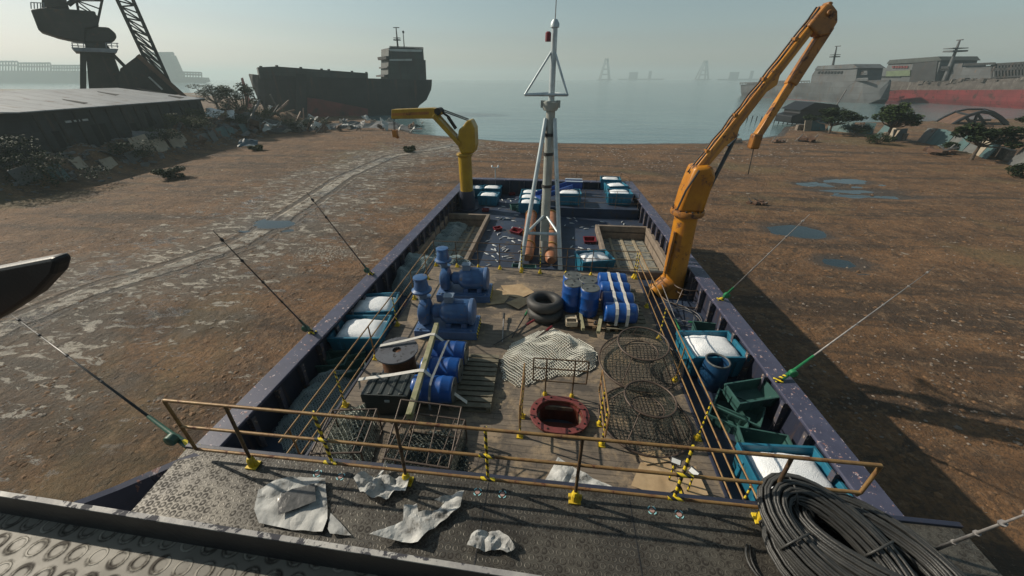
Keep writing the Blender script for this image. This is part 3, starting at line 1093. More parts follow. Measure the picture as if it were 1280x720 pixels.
mb.beam(pl.q(139, 66), pl.q(157, 84), .6, .6)
mb.build('leg', 'crane_dark', t)
def lattice(mb, a0, a1, b0, b1, n, r, rb):
    for (p, q) in ((a0, a1), (b0, b1)):
        mb.beam(p, q, r, r)
    for k in range(n):
        u, v = k / n, (k + 1) / n
        pa, pb = a0.lerp(a1, u), b0.lerp(b1, u)
        qa, qb = a0.lerp(a1, v), b0.lerp(b1, v)
        mb.bar(pa, pb, rb, n=5)
        mb.bar(pa if k % 2 else pb, qb if k % 2 else qa, rb, n=5)
mb = MB()
for o_ in (0, 3.2):
    lattice(mb, pl.q(140, -14, o_), pl.q(182, 76, o_), pl.q(160, -14, o_), pl.q(214, 108, o_), 13, .55, .14)
mb.build('jib', 'crane_dark', t)
mb = MB()
for o_ in (1, 4):
    lattice(mb, pl.q(92, -20, o_), pl.q(98, 14, o_), pl.q(132, -20, o_), pl.q(121, 32, o_), 5, .35, .12)
mb.bar(pl.q(85, 6), pl.q(97, -3), .35)
mb.build('back_stay', 'crane_dark', t)

# far hazy ship at the left
pl = Plane((-1500, 870), (-700, 1050))
t = thing('laid_up_ship', 'long hazy grey ship with railed decks far behind the harbour crane', 'ship')
slab(pl, [(-60, 96), (100, 93), (178, 95), (274, 108), (272, 121), (-60, 124)], 30).build('hull', 'ship_dark', t)
slab(pl, [(-60, 88), (104, 88.5), (106, 97), (-60, 97)], 20, 3).build('deck_house', 'ship_dark', t)
slab(pl, [(170, 100), (196, 69), (214, 69), (226, 96), (256, 97), (258, 102), (230, 110), (170, 110)], 18, 4).build('superstructure', 'ship_dark', t)
def frame_row(pl, x0, y0, x1, y1, h, n, r, off):
    mb = MB()
    for k in range(n + 1):
        u = k / n
        x, y = x0 + (x1 - x0) * u, y0 + (y1 - y0) * u
        mb.beam(pl.q(x, y, off), pl.q(x, y - h, off), r, r)
    for f in (0, .62, 1):
        mb.beam(pl.q(x0, y0 - h * f, off), pl.q(x1, y1 - h * f, off), r, r * (1.8 if f else 1))
    return mb
for (x0, y0, x1, y1, h, n) in ((-60, 89, 22, 89, 12, 22), (23, 90, 63, 90, 11, 12), (64, 91, 104, 91, 9, 12), (182, 71, 217, 71, 5, 9), (220, 97, 252, 98, 7, 9)):
    frame_row(pl, x0, y0, x1, y1, h, n, 2.0, 2.0).build('deck_railing', 'ship_dark', t)

# beached ship at centre left
pl = Plane((-79, 101), (-42, 131))
t = thing('beached_ship', 'large dark grounded cargo ship with tall bridge house at its far end', 'ship')
hull(pl, [(311.5, 92, 94, .04), (316, 92.5, 108, .3), (323, 93.5, 124, .55), (332, 94, 138, .75), (345, 94.5, 150, .9), (382, 96, 158, 1), (420, 97, 158, 1), (465, 98, 157, 1), (512, 99.5, 155, 1), (526, 100, 132, .95), (536, 100, 125, .8), (543, 99.5, 112, .62)], 11).build('hull', 'ship_dark', t)
slab(pl, [(322, 84), (346, 83), (460, 91.5), (460, 100), (325, 98)], 9, .9).build('cargo_coaming', 'ship_greenish', t)
mb = MB()
for x in (326, 346, 376, 402, 411, 440, 458):
    u = (x - 346) / 114
    y = 83 + max(0, u) * 8.5 if x >= 346 else 84
    mb.box(pl.q(x, y - .6, 1.1), (.5, .5, .35))
mb.build('vent', 'ship_dark', t)
slab(pl, [(370, 92), (383, 92.5), (383, 158), (376, 158), (370, 140)], .25, -.28).build('side_plate', 'ship_dark', t)
slab(pl, [(384, 122), (400, 124), (430, 130), (460, 136), (460, 157), (384, 158)], .2, -.24).build('boot_top', 'hull_dull_red', t)
mb = MB()
mb.prism(pl.poly([(485, 101), (486, 60), (490, 59), (529, 61), (530, 75), (532, 75), (533, 101)], 1.0), pl.n * 8)
h_ = mb.build('bridge_house', 'ship_greenish', t)
mb = MB()
mb.prism(pl.poly([(486, 61), (528, 62), (527, 65), (488, 64)], .6), pl.n * .35)
mb.prism(pl.poly([(487, 74), (515, 73.5), (515, 76), (487, 76)], .6), pl.n * .35)
mb.build('bridge_wing', 'ship_white', t)
mb = MB()
mb.prism(pl.poly([(482, 70), (486, 70), (486, 74), (483, 74)], .2), pl.n * 9)
mb.prism(pl.poly([(480, 94), (486, 93), (486, 96), (480, 96)], .2), pl.n * 9)
mb.prism(pl.poly([(484, 83), (487, 83), (487, 85), (484, 85)], .2), pl.n * 9)
mb.build('side_balcony', 'ship_dark', t)
frame_row(pl, 487, 60.5, 529, 62, 2.6, 14, .09, 1.0).build('railing', 'ship_dark', t)
mb = MB()
mb.bar(pl.q(497.5, 62, 3), pl.q(495, 34, 3), .32, .14)
mb.beam(pl.q(491.5, 34.5, 3), pl.q(499, 34.5, 3), .2, .2)
mb.box(pl.q(496.3, 50, 3), (1.9, 1.4, .25))
mb.box(pl.q(496.3, 47.5, 3), (1.9, 1.4, .12))
mb.bar(pl.q(505.5, 62, 4), pl.q(503.8, 39, 4), .18, .1)
mb.box(pl.q(504, 40, 4), (.45, .45, .6))
mb.build('mast', 'ship_dark', t)

# pink pointed boom by the bow
pl = Plane((-104, 118), (-90, 126))
t = thing('pink_boom', 'faded pink pointed boom leaning up beside the bow of the grounded ship', 'boom')
slab(pl, [(301, 98), (303, 97), (315.5, 135), (308.5, 136)], 1.2).build('spar', 'pink_paint', t)
mb = MB()
lattice(mb, pl.q(309, 111, .6), pl.q(318, 134, .6), pl.q(314, 112, .6), pl.q(325, 136, .6), 5, .22, .12)
mb.build('lattice', 'scrap_grey', t)

# far silhouettes in the haze out at sea
def rig(px, py, top, Y, kind, label):
    P = atY(px, py, Y)
    P = at(px, 103.2, SEA) if False else Vector((P.x, P.y, SEA))
    s = Y / 457
    t = thing('offshore_derrick' if kind else 'distant_ship', label, 'derrick' if kind else 'ship', P, 0, 'faint shapes far out in the haze')
    m = MB()
    h = (py - top) * s * 1.15
    if kind:
        for (sx, sy) in ((-1, -1), (1, -1), (1, 1), (-1, 1)):
            m.beam((sx * 5 * s, sy * 5 * s, 4), (sx * .9 * s, sy * .9 * s, h), s * 1.3, s * 1.3)
        for k in range(4):
            z = 4 + (h - 4) * k / 4
            w_ = (5 - 4.1 * k / 4) * s
            m.box((0, 0, z), (2 * w_, 2 * w_, s))
        m.build('derrick_frame', 'silhouette', t)
        m = MB()
        m.box((0, 0, 2), (16 * s, 12 * s, 5))
        m.build('barge', 'silhouette', t)
    else:
        m.prism([(-22 * s, -8, 0), (22 * s, -8, 0), (25 * s, -8, 9), (-24 * s, -8, 7)], (0, 20, 0))
        m.build('hull', 'silhouette', t)
        m = MB()
        m.box((-8 * s, 2, 7 + h * .3), (9 * s, 12, h * .6))
        m.build('superstructure', 'silhouette', t)
        m = MB()
        m.box((9 * s, 2, 7 + h * .35), (3 * s, 8, h * .7))
        m.build('funnel', 'silhouette', t)
    return t
rig(755, 104, 87, 2700, 1, 'faint derrick in the sea haze just right of the mast')
rig(876, 104, 89, 2900, 1, 'faint derrick in the sea haze near the orange crane boom')
rig(800, 104, 95, 3100, 0, 'faint low ship between two hazy derricks out at sea')
rig(925, 104, 95, 2800, 0, 'faint low ship in the haze left of the grey coaster')

# grey coaster, right
pl = Plane((86, 214), (119, 158))
t = thing('grey_coaster', 'grey moored ship with sloping bridge roof, lying left of the red hull', 'ship')
A, B_ = at(919, 119.5, SEA), at(1048, 128, SEA)
pl = Plane((A.x, A.y), (B_.x, B_.y))
hull(pl, [(917, 106, 122, .5), (925, 106.3, 122, .9), (960, 105.5, 123.5, 1), (1000, 104, 126, 1), (1040, 102.5, 129.5, 1), (1052, 101.8, 131, .92), (1068, 100.8, 131.5, .6), (1080, 100, 124, .25), (1087, 99.5, 103, .03)], 20).build('hull', 'ship_grey', t)
slab(pl, [(918, 119.5), (1000, 124.5), (1046, 128), (1046, 133), (918, 124)], .4, -.7).build('boot_top', 'ship_red', t)
slab(pl, [(1013, 104), (1015, 94), (1022, 83), (1066, 80.5), (1072, 85), (1069, 103)], 13, 3).build('bridge_house', 'ship_grey', t)
slab(pl, [(1018, 87), (1022, 82.5), (1066, 80), (1073, 85), (1058, 86)], 14, 2.4).build('bridge_roof', 'ship_grey', t)
mb = MB()
for x in range(1024, 1054, 4):
    mb.box(pl.q(x, 90.5, 2.9), (1.1, .6, 1.0), rz=math.atan2(pl.d.y, pl.d.x))
mb.build('window', 'window_dark', t)
slab(pl, [(970, 105), (970, 101), (982, 100.5), (982, 104.5)], 8, 4).build('hatch_house', 'ship_grey', t)
slab(pl, [(933, 106), (933, 103), (955, 102), (955, 105.5)], 8, 4).build('winch_house', 'ship_dark', t)
frame_row(pl, 925, 106, 1012, 103.5, 2.6, 26, .18, .4).build('railing', 'ship_grey', t)
frame_row(pl, 1071, 101, 1085, 100.3, 2.6, 5, .25, 3).build('bow_railing', 'ship_grey', t)
frame_row(pl, 1071, 93, 1084, 93, 3.6, 3, .35, 5).build('gantry', 'ship_grey', t)
mb = MB()
mb.bar(pl.q(1041, 82, 6), pl.q(1046, 58, 6), .55, .25)
mb.beam(pl.q(1044, 58, 6), pl.q(1051, 57.5, 6), .3, .3)
mb.box(pl.q(1043.5, 71, 6), (3.2, 3.2, .4))
mb.box(pl.q(1044, 68.5, 6), (3.2, 3.2, .2))
mb.build('mast', 'ship_dark', t)

# red hulled ship, far right
A, B_ = at(1092, 125, SEA), at(1290, 137.5, SEA)
pl = Plane((A.x, A.y), (B_.x, B_.y))
t = thing('red_hulled_ship', 'rusty half dismantled ship with a long red lower hull at the far right', 'ship')
hull(pl, [(1080, 125, 127, .1), (1086, 118, 128, .5), (1093, 113.3, 128.5, .9), (1130, 112.5, 131, 1), (1200, 112.5, 135, 1), (1290, 112, 141, 1), (1400, 112, 150, 1)], 26).build('hull', 'ship_red', t)
mb = MB()
st = [(1093, 101), (1130, 102), (1200, 101), (1290, 96), (1400, 92)]
mb.prism(pl.poly([(1088, 113.2), (1092, 100), (1140, 103), (1200, 102), (1240, 99), (1290, 97), (1400, 94), (1400, 112.2), (1290, 112.2), (1200, 112.7), (1130, 112.7)], .3), pl.n * 22)
mb.build('topsides', 'ship_rust', t)
slab(pl, [(1094, 104), (1099, 86), (1108, 85), (1112, 77), (1174, 71), (1176, 76), (1168, 103)], 16, 3).build('bridge_house', 'ship_grey', t)
slab(pl, [(1108, 80), (1112, 75), (1173, 70.5), (1177, 75.5), (1142, 78.5)], 17, 2.3).build('bridge_roof', 'ship_greenish', t)
slab(pl, [(1108, 89), (1138, 87.5), (1137, 95), (1107, 95.5)], .5, 2.4).build('green_panel', 'deck_green', t)
slab(pl, [(1142, 78), (1172, 76), (1168, 103), (1136, 103)], .4, 2.5).build('painted_shade_side', 'ship_dark', t)  # shade put into colour: dark slab over the bridge house's unlit side
mb = MB()
for k in range(6):
    mb.prism(pl.poly([(1115 + k * 3.4, 82.6), (1117.6 + k * 3.4, 82.4), (1117.4 + k * 3.4, 85), (1114.8 + k * 3.4, 85.2)], 2.5), pl.n * .4)
mb.build('window', 'window_red', t)
mb = MB()
for k in range(9):
    mb.prism(pl.poly([(1096 + k * 3.4, 95.2), (1098.4 + k * 3.4, 95.1), (1098.2 + k * 3.4, 96.8), (1095.8 + k * 3.4, 96.9)], 2.55), pl.n * .4)
mb.build('porthole', 'window_dark', t)
slab(pl, [(1176, 104), (1190, 80), (1204, 79), (1202, 84), (1245, 82), (1243, 102)], 10, 6).build('cargo_wall', 'ship_grey', t)
slab(pl, [(1240, 98), (1246, 79), (1400, 70), (1400, 96)], 10, 9).build('deck_house', 'ship_dark', t)
frame_row(pl, 1240, 97, 1330, 92, 16, 22, .5, 6).build('cargo_frame', 'ship_dark', t)
frame_row(pl, 1170, 88, 1186, 87.5, 4, 5, .28, 4).build('railing', 'ship_dark', t)
frame_row(pl, 1205, 82, 1244, 80.5, 2, 12, .2, 5).build('railing', 'ship_dark', t)
mb = MB()
mb.bar(pl.q(1180, 101, 5), pl.q(1200, 50, 5), .9, .35)
mb.beam(pl.q(1196, 50.5, 5), pl.q(1204, 49.5, 5), .4, .4)
mb.box(pl.q(1194, 64, 5), (6, 5, .6))
mb.box(pl.q(1194.5, 60.5, 5), (6, 5, .3))
mb.build('mast', 'ship_grey', t)
mb = MB()
r2 = random.Random(5)
for k in range(26):
    x = r2.uniform(1150, 1285)
    y = 103 - (x - 1150) * .045 + r2.uniform(-1, 2)
    mb.box(pl.q(x, y, 1.5), (r2.uniform(1, 4), r2.uniform(1, 3), r2.uniform(.4, 1.5)), rz=r2.uniform(0, 3))
mb.build('torn_plating', 'ship_rust', t)

# dark wrecked cabin on the shore
pl = Plane((54, 104), (68, 106))
t = thing('wrecked_cabin', 'blackened boat cabin tipped on its side at the waterline behind the trees', 'wreck')
slab(pl, [(988, 154), (990, 145), (1000, 142), (1002, 136), (1018, 134), (1042, 131), (1050, 136), (1048, 150), (1030, 156)], 6).build('cabin', 'arm_black', t, bevel=.2)
slab(pl, [(1000, 138), (1020, 128), (1048, 131), (1050, 135), (1015, 138)], 7, -.4).build('cabin_roof', 'arm_black', t, bevel=.1)
mb = MB()
mb.bar(pl.q(1044, 134, 2), pl.q(1058, 112, 2), .12)
mb.build('pole', 'arm_black', t)

# broken hangar frame on the right shore
pl = Plane((88, 108), (108, 108))
t = thing('hangar_wreck', 'collapsed arched hangar frame with torn cladding behind the panel wall', 'wreck')
arch = [(1168, 154), (1180, 147), (1195, 140), (1210, 137), (1228, 137), (1240, 140), (1250, 146), (1262, 157)]
ch = [(1190, 156), (1200, 150), (1212, 144), (1228, 139.5), (1240, 142), (1250, 148), (1260, 158)]
mb = MB()
for o_, a_ in ((0, ch), (7, arch)):
    p_ = [pl.q(x, y, o_) for x, y in a_]
    for a, b in zip(p_, p_[1:]):
        mb.beam(a, b, .55, .55)
for k in range(0, 7, 2):
    mb.beam(pl.q(ch[k][0], ch[k][1], 0), pl.q(arch[min(k, 7)][0], arch[min(k, 7)][1], 7), .35, .35)
for (x0, y0, x1, y1) in ((1208, 147, 1216, 157), (1216, 157, 1222, 142), (1222, 142, 1232, 156), (1212, 151, 1238, 150), (1232, 156, 1226, 148)):
    mb.beam(pl.q(x0, y0, .4), pl.q(x1, y1, .4), .4, .4)
mb.build('frame', 'arm_black', t)
mb = MB()
rows = []
for k, (x, y) in enumerate(arch[:6]):
    rows.append([pl.q(x, y + .6, 6.6), pl.q(x + 7, y + 3, 3.5), pl.q(ch[min(k, 6)][0] - 3, ch[min(k, 6)][1] + .5, .3)])
mb.loft(rows)
mb.build('cladding', 'scrap_rust', t, solid=.12)
mb = MB()
mb.beam(pl.q(1172, 160, -4), pl.q(1240, 157, -4), .8, .25)
mb.build('plank', 'scrap_rust', t)

# panel walls along the right shore
def panel_wall(pts, h, label, seed):
    r = random.Random(seed)
    P = [at(x, y, GZ) for x, y in pts]
    t = thing('panel_wall', label, 'wall', (P[0].x, P[0].y, GZ), 0, 'sheet panel walls along the right shore')
    org = Vector((P[0].x, P[0].y, GZ))
    for a, b in zip(P, P[1:]):
        d = b - a
        n = max(1, round(d.length / 2.3))
        nn = Vector((-d.y, d.x, 0)).normalized()
        if nn.dot(a) < 0:
            nn = -nn
        for k in range(n):
            p, q = a.lerp(b, k / n) - org, a.lerp(b, (k + .97) / n) - org
            lean = nn * r.uniform(.5, .9)
            hh = h * r.uniform(.85, 1.1)
            m = MB()
            m.prism([p, q, q + lean + Vector((0, 0, hh)), p + lean + Vector((0, 0, hh * r.uniform(.9, 1.05)))], nn * .12)
            m.build('panel', r.choice(['panel_teal', 'panel_grey', 'panel_beige', 'panel_teal', 'panel_grey']), t)
    m = MB()
    for a, b in zip(P, P[1:]):
        d = b - a
        nn = Vector((-d.y, d.x, 0)).normalized()
        if nn.dot(a) < 0:
            nn = -nn
        m.prism([a - org + nn * 1.7 + Vector((0, 0, -.3)), b - org + nn * 1.7 + Vector((0, 0, -.3)), b - org + nn * 1.7 + Vector((0, 0, h * .55)), a - org + nn * 1.7 + Vector((0, 0, h * .55))], nn * .6)
    m.build('backing_bank', 'stone', t)
    return t
panel_wall([(1005, 164), (1032, 163), (1062, 166), (1090, 168)], 1.9, 'low patchwork wall of metal sheets below the tree by the tipped cabin', 1)
panel_wall([(1092, 172), (1115, 176), (1132, 176)], 2.2, 'short run of sheet panels half hidden by the round shore tree', 2)
panel_wall([(1146, 177), (1180, 184), (1215, 192), (1232, 199)], 2.4, 'patchwork wall of teal and beige sheets in front of the arched wreck', 3)
panel_wall([(1258, 205), (1276, 210), (1330, 222)], 2.6, 'leaning sheet panels at the far right shore edge', 4)

def on_ground(px, py):
    p = at(px, py, GZ)
    p.z = ground_z(p.x, p.y)
    return p
tree(on_ground(1036, 167), 4.8, 8.6, 21, 'spreading dark tree growing in front of the tipped black cabin', 'leaf_dark', nclump=18)
tree(on_ground(1106, 177), 5.9, 6.4, 22, 'rounded green tree standing alone between two panel walls', 'leaf', nclump=26)
tree(on_ground(1214, 200), 4.6, 6.0, 23, 'flat topped acacia on a thin trunk before the teal panel wall', 'leaf_dark', nclump=16)
tree(on_ground(1290, 182), 4.6, 6.5, 24, 'dark tree cut by the right edge of the view', 'leaf_dark')
bush(on_ground(1067, 170), 4.5, 2.2, 31, 'low dark bush at the foot of the spreading tree', group='bushes by the panel walls')
bush(on_ground(1098, 180), 4, 1.6, 32, 'low bush under the rounded shore tree', group='bushes by the panel walls')
bush(on_ground(1186, 190), 2.4, 1.4, 33, 'small bush at the base of the teal panel wall', group='bushes by the panel walls')
bush(on_ground(1278, 222), 3.0, 1.6, 34, 'dark bush below the leaning panels at the right edge', group='bushes by the panel walls')

# trees and bushes on the left
tree(at(228, 124, 0) if False else Vector((EB.x - 4, EB.y + 14, GZ)), 9.0, 8, 41, 'thin tree rising behind the right end of the shed roof', 'leaf_dark', nclump=12)
tree(Vector((-101, 112, GZ)), 9.0, 11, 42, 'flat topped tree behind the scrap heaps left of the pink boom', 'leaf_dark', nclump=14)
r2 = random.Random(11)
BANK = lambda u, off: Vector(((SA + SDIR * u + SNRM * off).x, (SA + SDIR * u + SNRM * off).y))
for k, (u, off, w_, h_, mt, lab) in enumerate((
        (4, 5.6, 5, 2.2, 'leaf_dark', 'dark bush below the near corner of the shed'),
        (12, 4.2, 5.5, 2.4, 'leaf_dark', 'dark bush below the three white wall vents'),
        (19, 3.6, 6, 2.6, 'leaf_olive', 'olive bush halfway along the shed wall'),
        (25, 3.2, 5.5, 2.5, 'leaf_olive', 'olive bush below the broken opening in the shed wall'),
        (31, 4.0, 5, 2.0, 'leaf_dark', 'dark bush close to the far end of the shed wall'),
        (-6, 6.5, 6, 2.8, 'leaf_dark', 'big dark bush at the left edge beside the shed'))):
    p = BANK(u, off)
    bush(Vector((p.x, p.y, ground_z(p.x, p.y) - .1)), w_, h_, 50 + k, lab, mt)
for k, (px, py, w_, h_, mt, lab) in enumerate((
        (330, 166, 6, 3.6, 'leaf_olive', 'olive shrub in the scrap line below the ship bow'),
        (352, 164, 7, 4.0, 'leaf_olive', 'tall olive shrub in front of the grounded bow'),
        (300, 170, 6, 3.2, 'leaf_dark', 'dark shrub beside the white crumpled sheet'),
        (375, 166, 5, 3.0, 'leaf_dark', 'dark shrub right of the tall olive shrub'),
        (400, 162, 5, 2.4, 'leaf_dark', 'dark low shrub among white scrap under the hull'),
        (322, 188, 2.2, 1.0, 'leaf_olive', 'small weed clump by the blue tarpaulin'),
        (512, 190, 1.6, .9, 'leaf_olive', 'small weed tuft alone on the mud left of the yellow crane'),
        (215, 222, 2.6, 1.2, 'leaf_dark', 'small dark shrub in the shade before the shed'),
        (10, 240, 7, 2.6, 'leaf_dark', 'dark bush in the shade at the left edge of the yard'))):
    bush(on_ground(px, py), w_, h_, 70 + k, lab, mt, 'shrubs along the scrap line', n=600, leaf=.24)

# scrap line
def crumple(name, w, h, mat, seed, amp=.3, nx=7, ny=6):
    r = random.Random(seed)
    m = MB()
    rows = []
    for i in range(nx):
        row = []
        for j in range(ny):
            x, y = (i / (nx - 1) - .5) * w, (j / (ny - 1) - .5) * h
            z = amp * (noise.noise(Vector((x * 1.1 + seed * 3.1, y * 1.1, seed))) * 1.6 + r.uniform(-.35, .35))
            row.append((x + r.uniform(-.1, .1) * w / nx, y + r.uniform(-.1, .1) * h / ny, z))
        rows.append(row)
    m.loft(rows)
    return m.build(name, mat, None, solid=.04)
LINE = [(240, 175), (330, 168), (400, 163), (470, 160), (525, 161)]
r2 = random.Random(17)
for k in range(112):
    if k < 92:
        px = r2.uniform(255, 525)
        py = lerp_tab(LINE, px) + r2.uniform(-9, 3)
        p = on_ground(px, max(py, 149))
        p.z += r2.uniform(.2, 1.9) if px < 400 else r2.uniform(.1, 1.3)
    else:
        q = BANK(r2.uniform(-2, 34), r2.uniform(2.5, 7))
        p = Vector((q.x, q.y, ground_z(q.x, q.y) + .3))
    o = crumple('scrap_sheet', r2.uniform(.9, 3.0), r2.uniform(.7, 1.8), r2.choice(['scrap_white', 'scrap_grey', 'scrap_rust', 'scrap_white', 'scrap_white', 'scrap_rust']) if k < 92 else r2.choice(['scrap_grey', 'scrap_rust']), 100 + k, .28)
    o.location = p
    o.rotation_euler = (r2.uniform(-.9, .9), r2.uniform(-.9, .9), r2.uniform(0, 6.28))
    tag(o, 'torn bent scrap sheet lying in the debris line by the shed and grounded hull', 'scrap sheet', 'scrap sheets along the debris line')
for k in range(34):
    px = r2.uniform(240, 420)
    py = lerp_tab(LINE, px) - 3 + r2.uniform(-9, 4)
    p = on_ground(px, max(py, 149))
    a = Vector((r2.uniform(-1, 1), r2.uniform(-1, 1), r2.uniform(-.1, .9))).normalized() * r2.uniform(2, 6)
    m = MB()
    m.beam((0, 0, 0), a, r2.uniform(.15, .4), r2.uniform(.15, .35))
    o = m.build('scrap_beam', r2.choice(['scrap_rust', 'scrap_grey', 'crane_dark', 'scrap_rust']))
    o.location = p + Vector((0, 0, .2))
    tag(o, 'twisted scrap beam jutting from the debris between shed and grounded bow', 'scrap beam', 'scrap beams along the debris line')
# mound under the scrap
m = MB()
rows = []
for i in range(40):
    px = 236 + i * 7.6
    row = []
    for j in range(7):
        off = (j - 3) * 1.3
        p = on_ground(px, lerp_tab(LINE, px) - 2)
        y = p.y + off * 1.3
        hh = (1.9 if px < 400 else 1.2) * math.exp(-(off / 2.2) ** 2) * (1 + .7 * noise.noise(Vector((px * .06, off * .6, 2))))
        row.append((p.x + off * .3, y, ground_z(p.x, y) - .25 + hh + .3 * noise.noise(Vector((px * .3, off * 2, 7)))))
    rows.append(row)
m.loft(rows)
tag(m.build('rubble', 'scrap_grey', smooth=False), kind='stuff')
m = MB()
r4 = random.Random(23)
for k in range(900):
    q = BANK(r4.uniform(-14, 44), r4.gauss(4.2, 1.6))
    s = r4.uniform(.08, .38) * (1.8 if r4.random() < .08 else 1)
    m.box((q.x, q.y, ground_z(q.x, q.y) + s * .1), (s * r4.uniform(.6, 1.8), s * r4.uniform(.5, 1.2), s * r4.uniform(.2, .7)), rot=Matrix.Rotation(r4.uniform(-.6, .6), 3, 'X') @ Matrix.Rotation(r4.uniform(0, 6), 3, 'Z'))
tag(m.build('rubble', 'scrap_grey'), kind='stuff')
m = MB()
for k in range(420):
    q = at(r4.gauss(408, 22), r4.gauss(316, 6), GZ)
    s = r4.uniform(.02, .06)
    mm_ = bmesh.ops.create_icosphere(m.bm, subdivisions=1, radius=1)
    for v in mm_['verts']:
        v.co = Vector((v.co.x * s * r4.uniform(.7, 1.4), v.co.y * s, v.co.z * s * .5)) + Vector((q.x, q.y, ground_z(q.x, q.y) + .005))
tag(m.build('pebbles', 'pale_stone'), kind='stuff')
o = crumple('white_sheet', 4.2, 2.6, 'tarp_white', 300, .35)
o.location = on_ground(286, 172) + Vector((0, 0, 1.3))
o.rotation_euler = (.5, .1, .6)
tag(o, 'big crumpled white sheet bright in the debris near the shed end', 'sheet')
o = crumple('blue_tarpaulin', 2.8, 1.7, 'tarp_blue', 301, .35)
o.location = on_ground(311, 183) + Vector((0, 0, .5))
o.rotation_euler = (.5, 0, .3)
tag(o, 'blue tarpaulin bundle lying at the edge of the lit yard', 'tarpaulin')
o = crumple('blue_tarpaulin', 3.4, 2.2, 'tarp_blue', 302, .3)
o.location = on_ground(58, 218) + Vector((0, 0, .6))
o.rotation_euler = (.6, 0, .3)
tag(o, 'blue tarpaulin in the deep shade left of the shed bank', 'tarpaulin')
for k in range(16):
    u = -8 + k * 2.9 + r2.uniform(-.6, .6)
    q = BANK(u, 5.6 + r2.uniform(-.5, .8))
    m = MB()
    hh, ww = r2.uniform(1.0, 1.9), r2.uniform(1.4, 2.6)
    m.prism([(-ww / 2, 0, -.4), (ww / 2, 0, -.4), (ww / 2, .5, hh), (-ww / 2, .5, hh * r2.uniform(.8, 1))], (.05, .1, 0))
    o = m.build('bank_panel', r2.choice(['panel_teal', 'panel_grey', 'panel_beige', 'scrap_rust']))
    o.location = (q.x, q.y, ground_z(q.x, q.y))
    o.rotation_euler = (0, 0, ang + (0 if nsign > 0 else math.pi) + r2.uniform(-.2, .2))
    tag(o, 'worn metal sheet propped against the bank in the shade of the shed', 'metal sheet', 'metal sheets propped along the shed bank')

# odds and ends out on the mud
def scrap_pile(px, py, s, seed, label):
    r = random.Random(seed)
    p = on_ground(px, py)
    t = thing('scrap_pile', label, 'scrap pile', p, 0)
    m = MB()
    for k in range(9):
        m.box((r.uniform(-1, 1) * s, r.uniform(-.6, .6) * s, r.uniform(.05, .4) * s), (r.uniform(.4, 1.2) * s, r.uniform(.3, .7) * s, r.uniform(.15, .4) * s), rot=Matrix.Rotation(r.uniform(-.6, .6), 3, 'X') @ Matrix.Rotation(r.uniform(0, 3), 3, 'Z'))
    m.build('chunk', 'scrap_rust', t)
    m = MB()
    for k in range(5):
        m.bar((r.uniform(-1, 1) * s, r.uniform(-.6, .6) * s, 0), (r.uniform(-1.3, 1.3) * s, r.uniform(-.6, .6) * s, r.uniform(.3, .9) * s), .06 * s)
    m.build('bar', 'scrap_grey', t)
scrap_pile(1175, 193, 1.7, 1, 'rusty scrap pile on the mud below the teal panel wall')
scrap_pile(1005, 177, 1.5, 2, 'low rusty debris pile on the spit left of the panel walls')
scrap_pile(972, 178, .9, 3, 'small debris pile near the waterline right of the hook cable')
scrap_pile(945, 255, .6, 4, 'small dark debris lying on the mud right of the orange crane')
m = MB()
bmesh.ops.create_icosphere(m.bm, subdivisions=3, radius=1)
for v in m.bm.verts:
    v.co = Vector((v.co.x * 1.25, v.co.y * .9, v.co.z * .62)) * (1 + .22 * noise.noise(v.co * 1.7))
o = m.build('boulder', 'stone')
o.location = on_ground(919, 178) + Vector((0, 0, .2))
tag(o, 'single brown boulder on the shoreline behind the orange crane boom', 'boulder')
# row of stakes in the shallows
m = MB()
m.bar((0, 0, -1.2), (.04, .02, 1.3), .11, n=6)
sp = m.build('mooring_stake', 'arm_black')
PX = [928 + k * 5.6 for k in range(14)]
for k, px in enumerate(PX):
    p = at(px, 150 + k * .55, SEA)
    o = sp if k == 0 else sp.copy()
    if k:
        COL.objects.link(o)
    o.location = (p.x, p.y, SEA)
    o.rotation_euler = (r2.uniform(-.1, .1), r2.uniform(-.1, .1), 0)
    tag(o, 'short dark stake in the row standing in the shallows', 'stake', 'stakes standing in the shallow water')
# ------------------------------------------------------------------ the vessel we stand on
DZ = -.45                     # steel deck
BT = .5                      # bulwark top
YB = 24.3                    # far end
def XL(y): return -6.08 + (y - 4) * .016
def XR(y): return 5.50 - (y - 4) * .022
V = thing('trawler', 'navy work vessel with cluttered wooden deck beached on the brown mud', 'ship', (0, 0, GZ))
VZ = Vector((0, 0, -GZ))
def vb(mb, name, mat, parent=None, **k):
    o = mb.build(name, mat, parent or V, **k)
    if parent is None:
        o.location = (0, 0, -GZ)
    return o
YA = -9.0
m = MB()
m.loft([[(XL(y) + .02, y, BT - .06), (XL(y) + .1, y, DZ), (XL(y) + .9, y, GZ - .2), (XR(y) - .9, y, GZ - .2), (XR(y) - .1, y, DZ), (XR(y) - .02, y, BT - .06)] for y in (YA, 4, 14, YB)])
m.face([(XL(YB) + .02, YB, BT - .06), (XL(YB) + .9, YB, GZ - .2), (XR(YB) - .9, YB, GZ - .2), (XR(YB) - .02, YB, BT - .06)])
vb(m, 'hull', 'hull_paint')
T = .30
m = MB()                                     # inner bulwark plating
m.prism([(XL(1) + T, 1, DZ), (XL(YB) + T, YB - T, DZ), (XL(YB) + T, YB - T, BT - .07), (XL(1) + T, 1, BT - .07)], (-.02, 0, 0))
m.prism([(XR(1) - T, 1, DZ), (XR(YB) - T, YB - T, DZ), (XR(YB) - T, YB - T, BT - .07), (XR(1) - T, 1, BT - .07)], (.02, 0, 0))
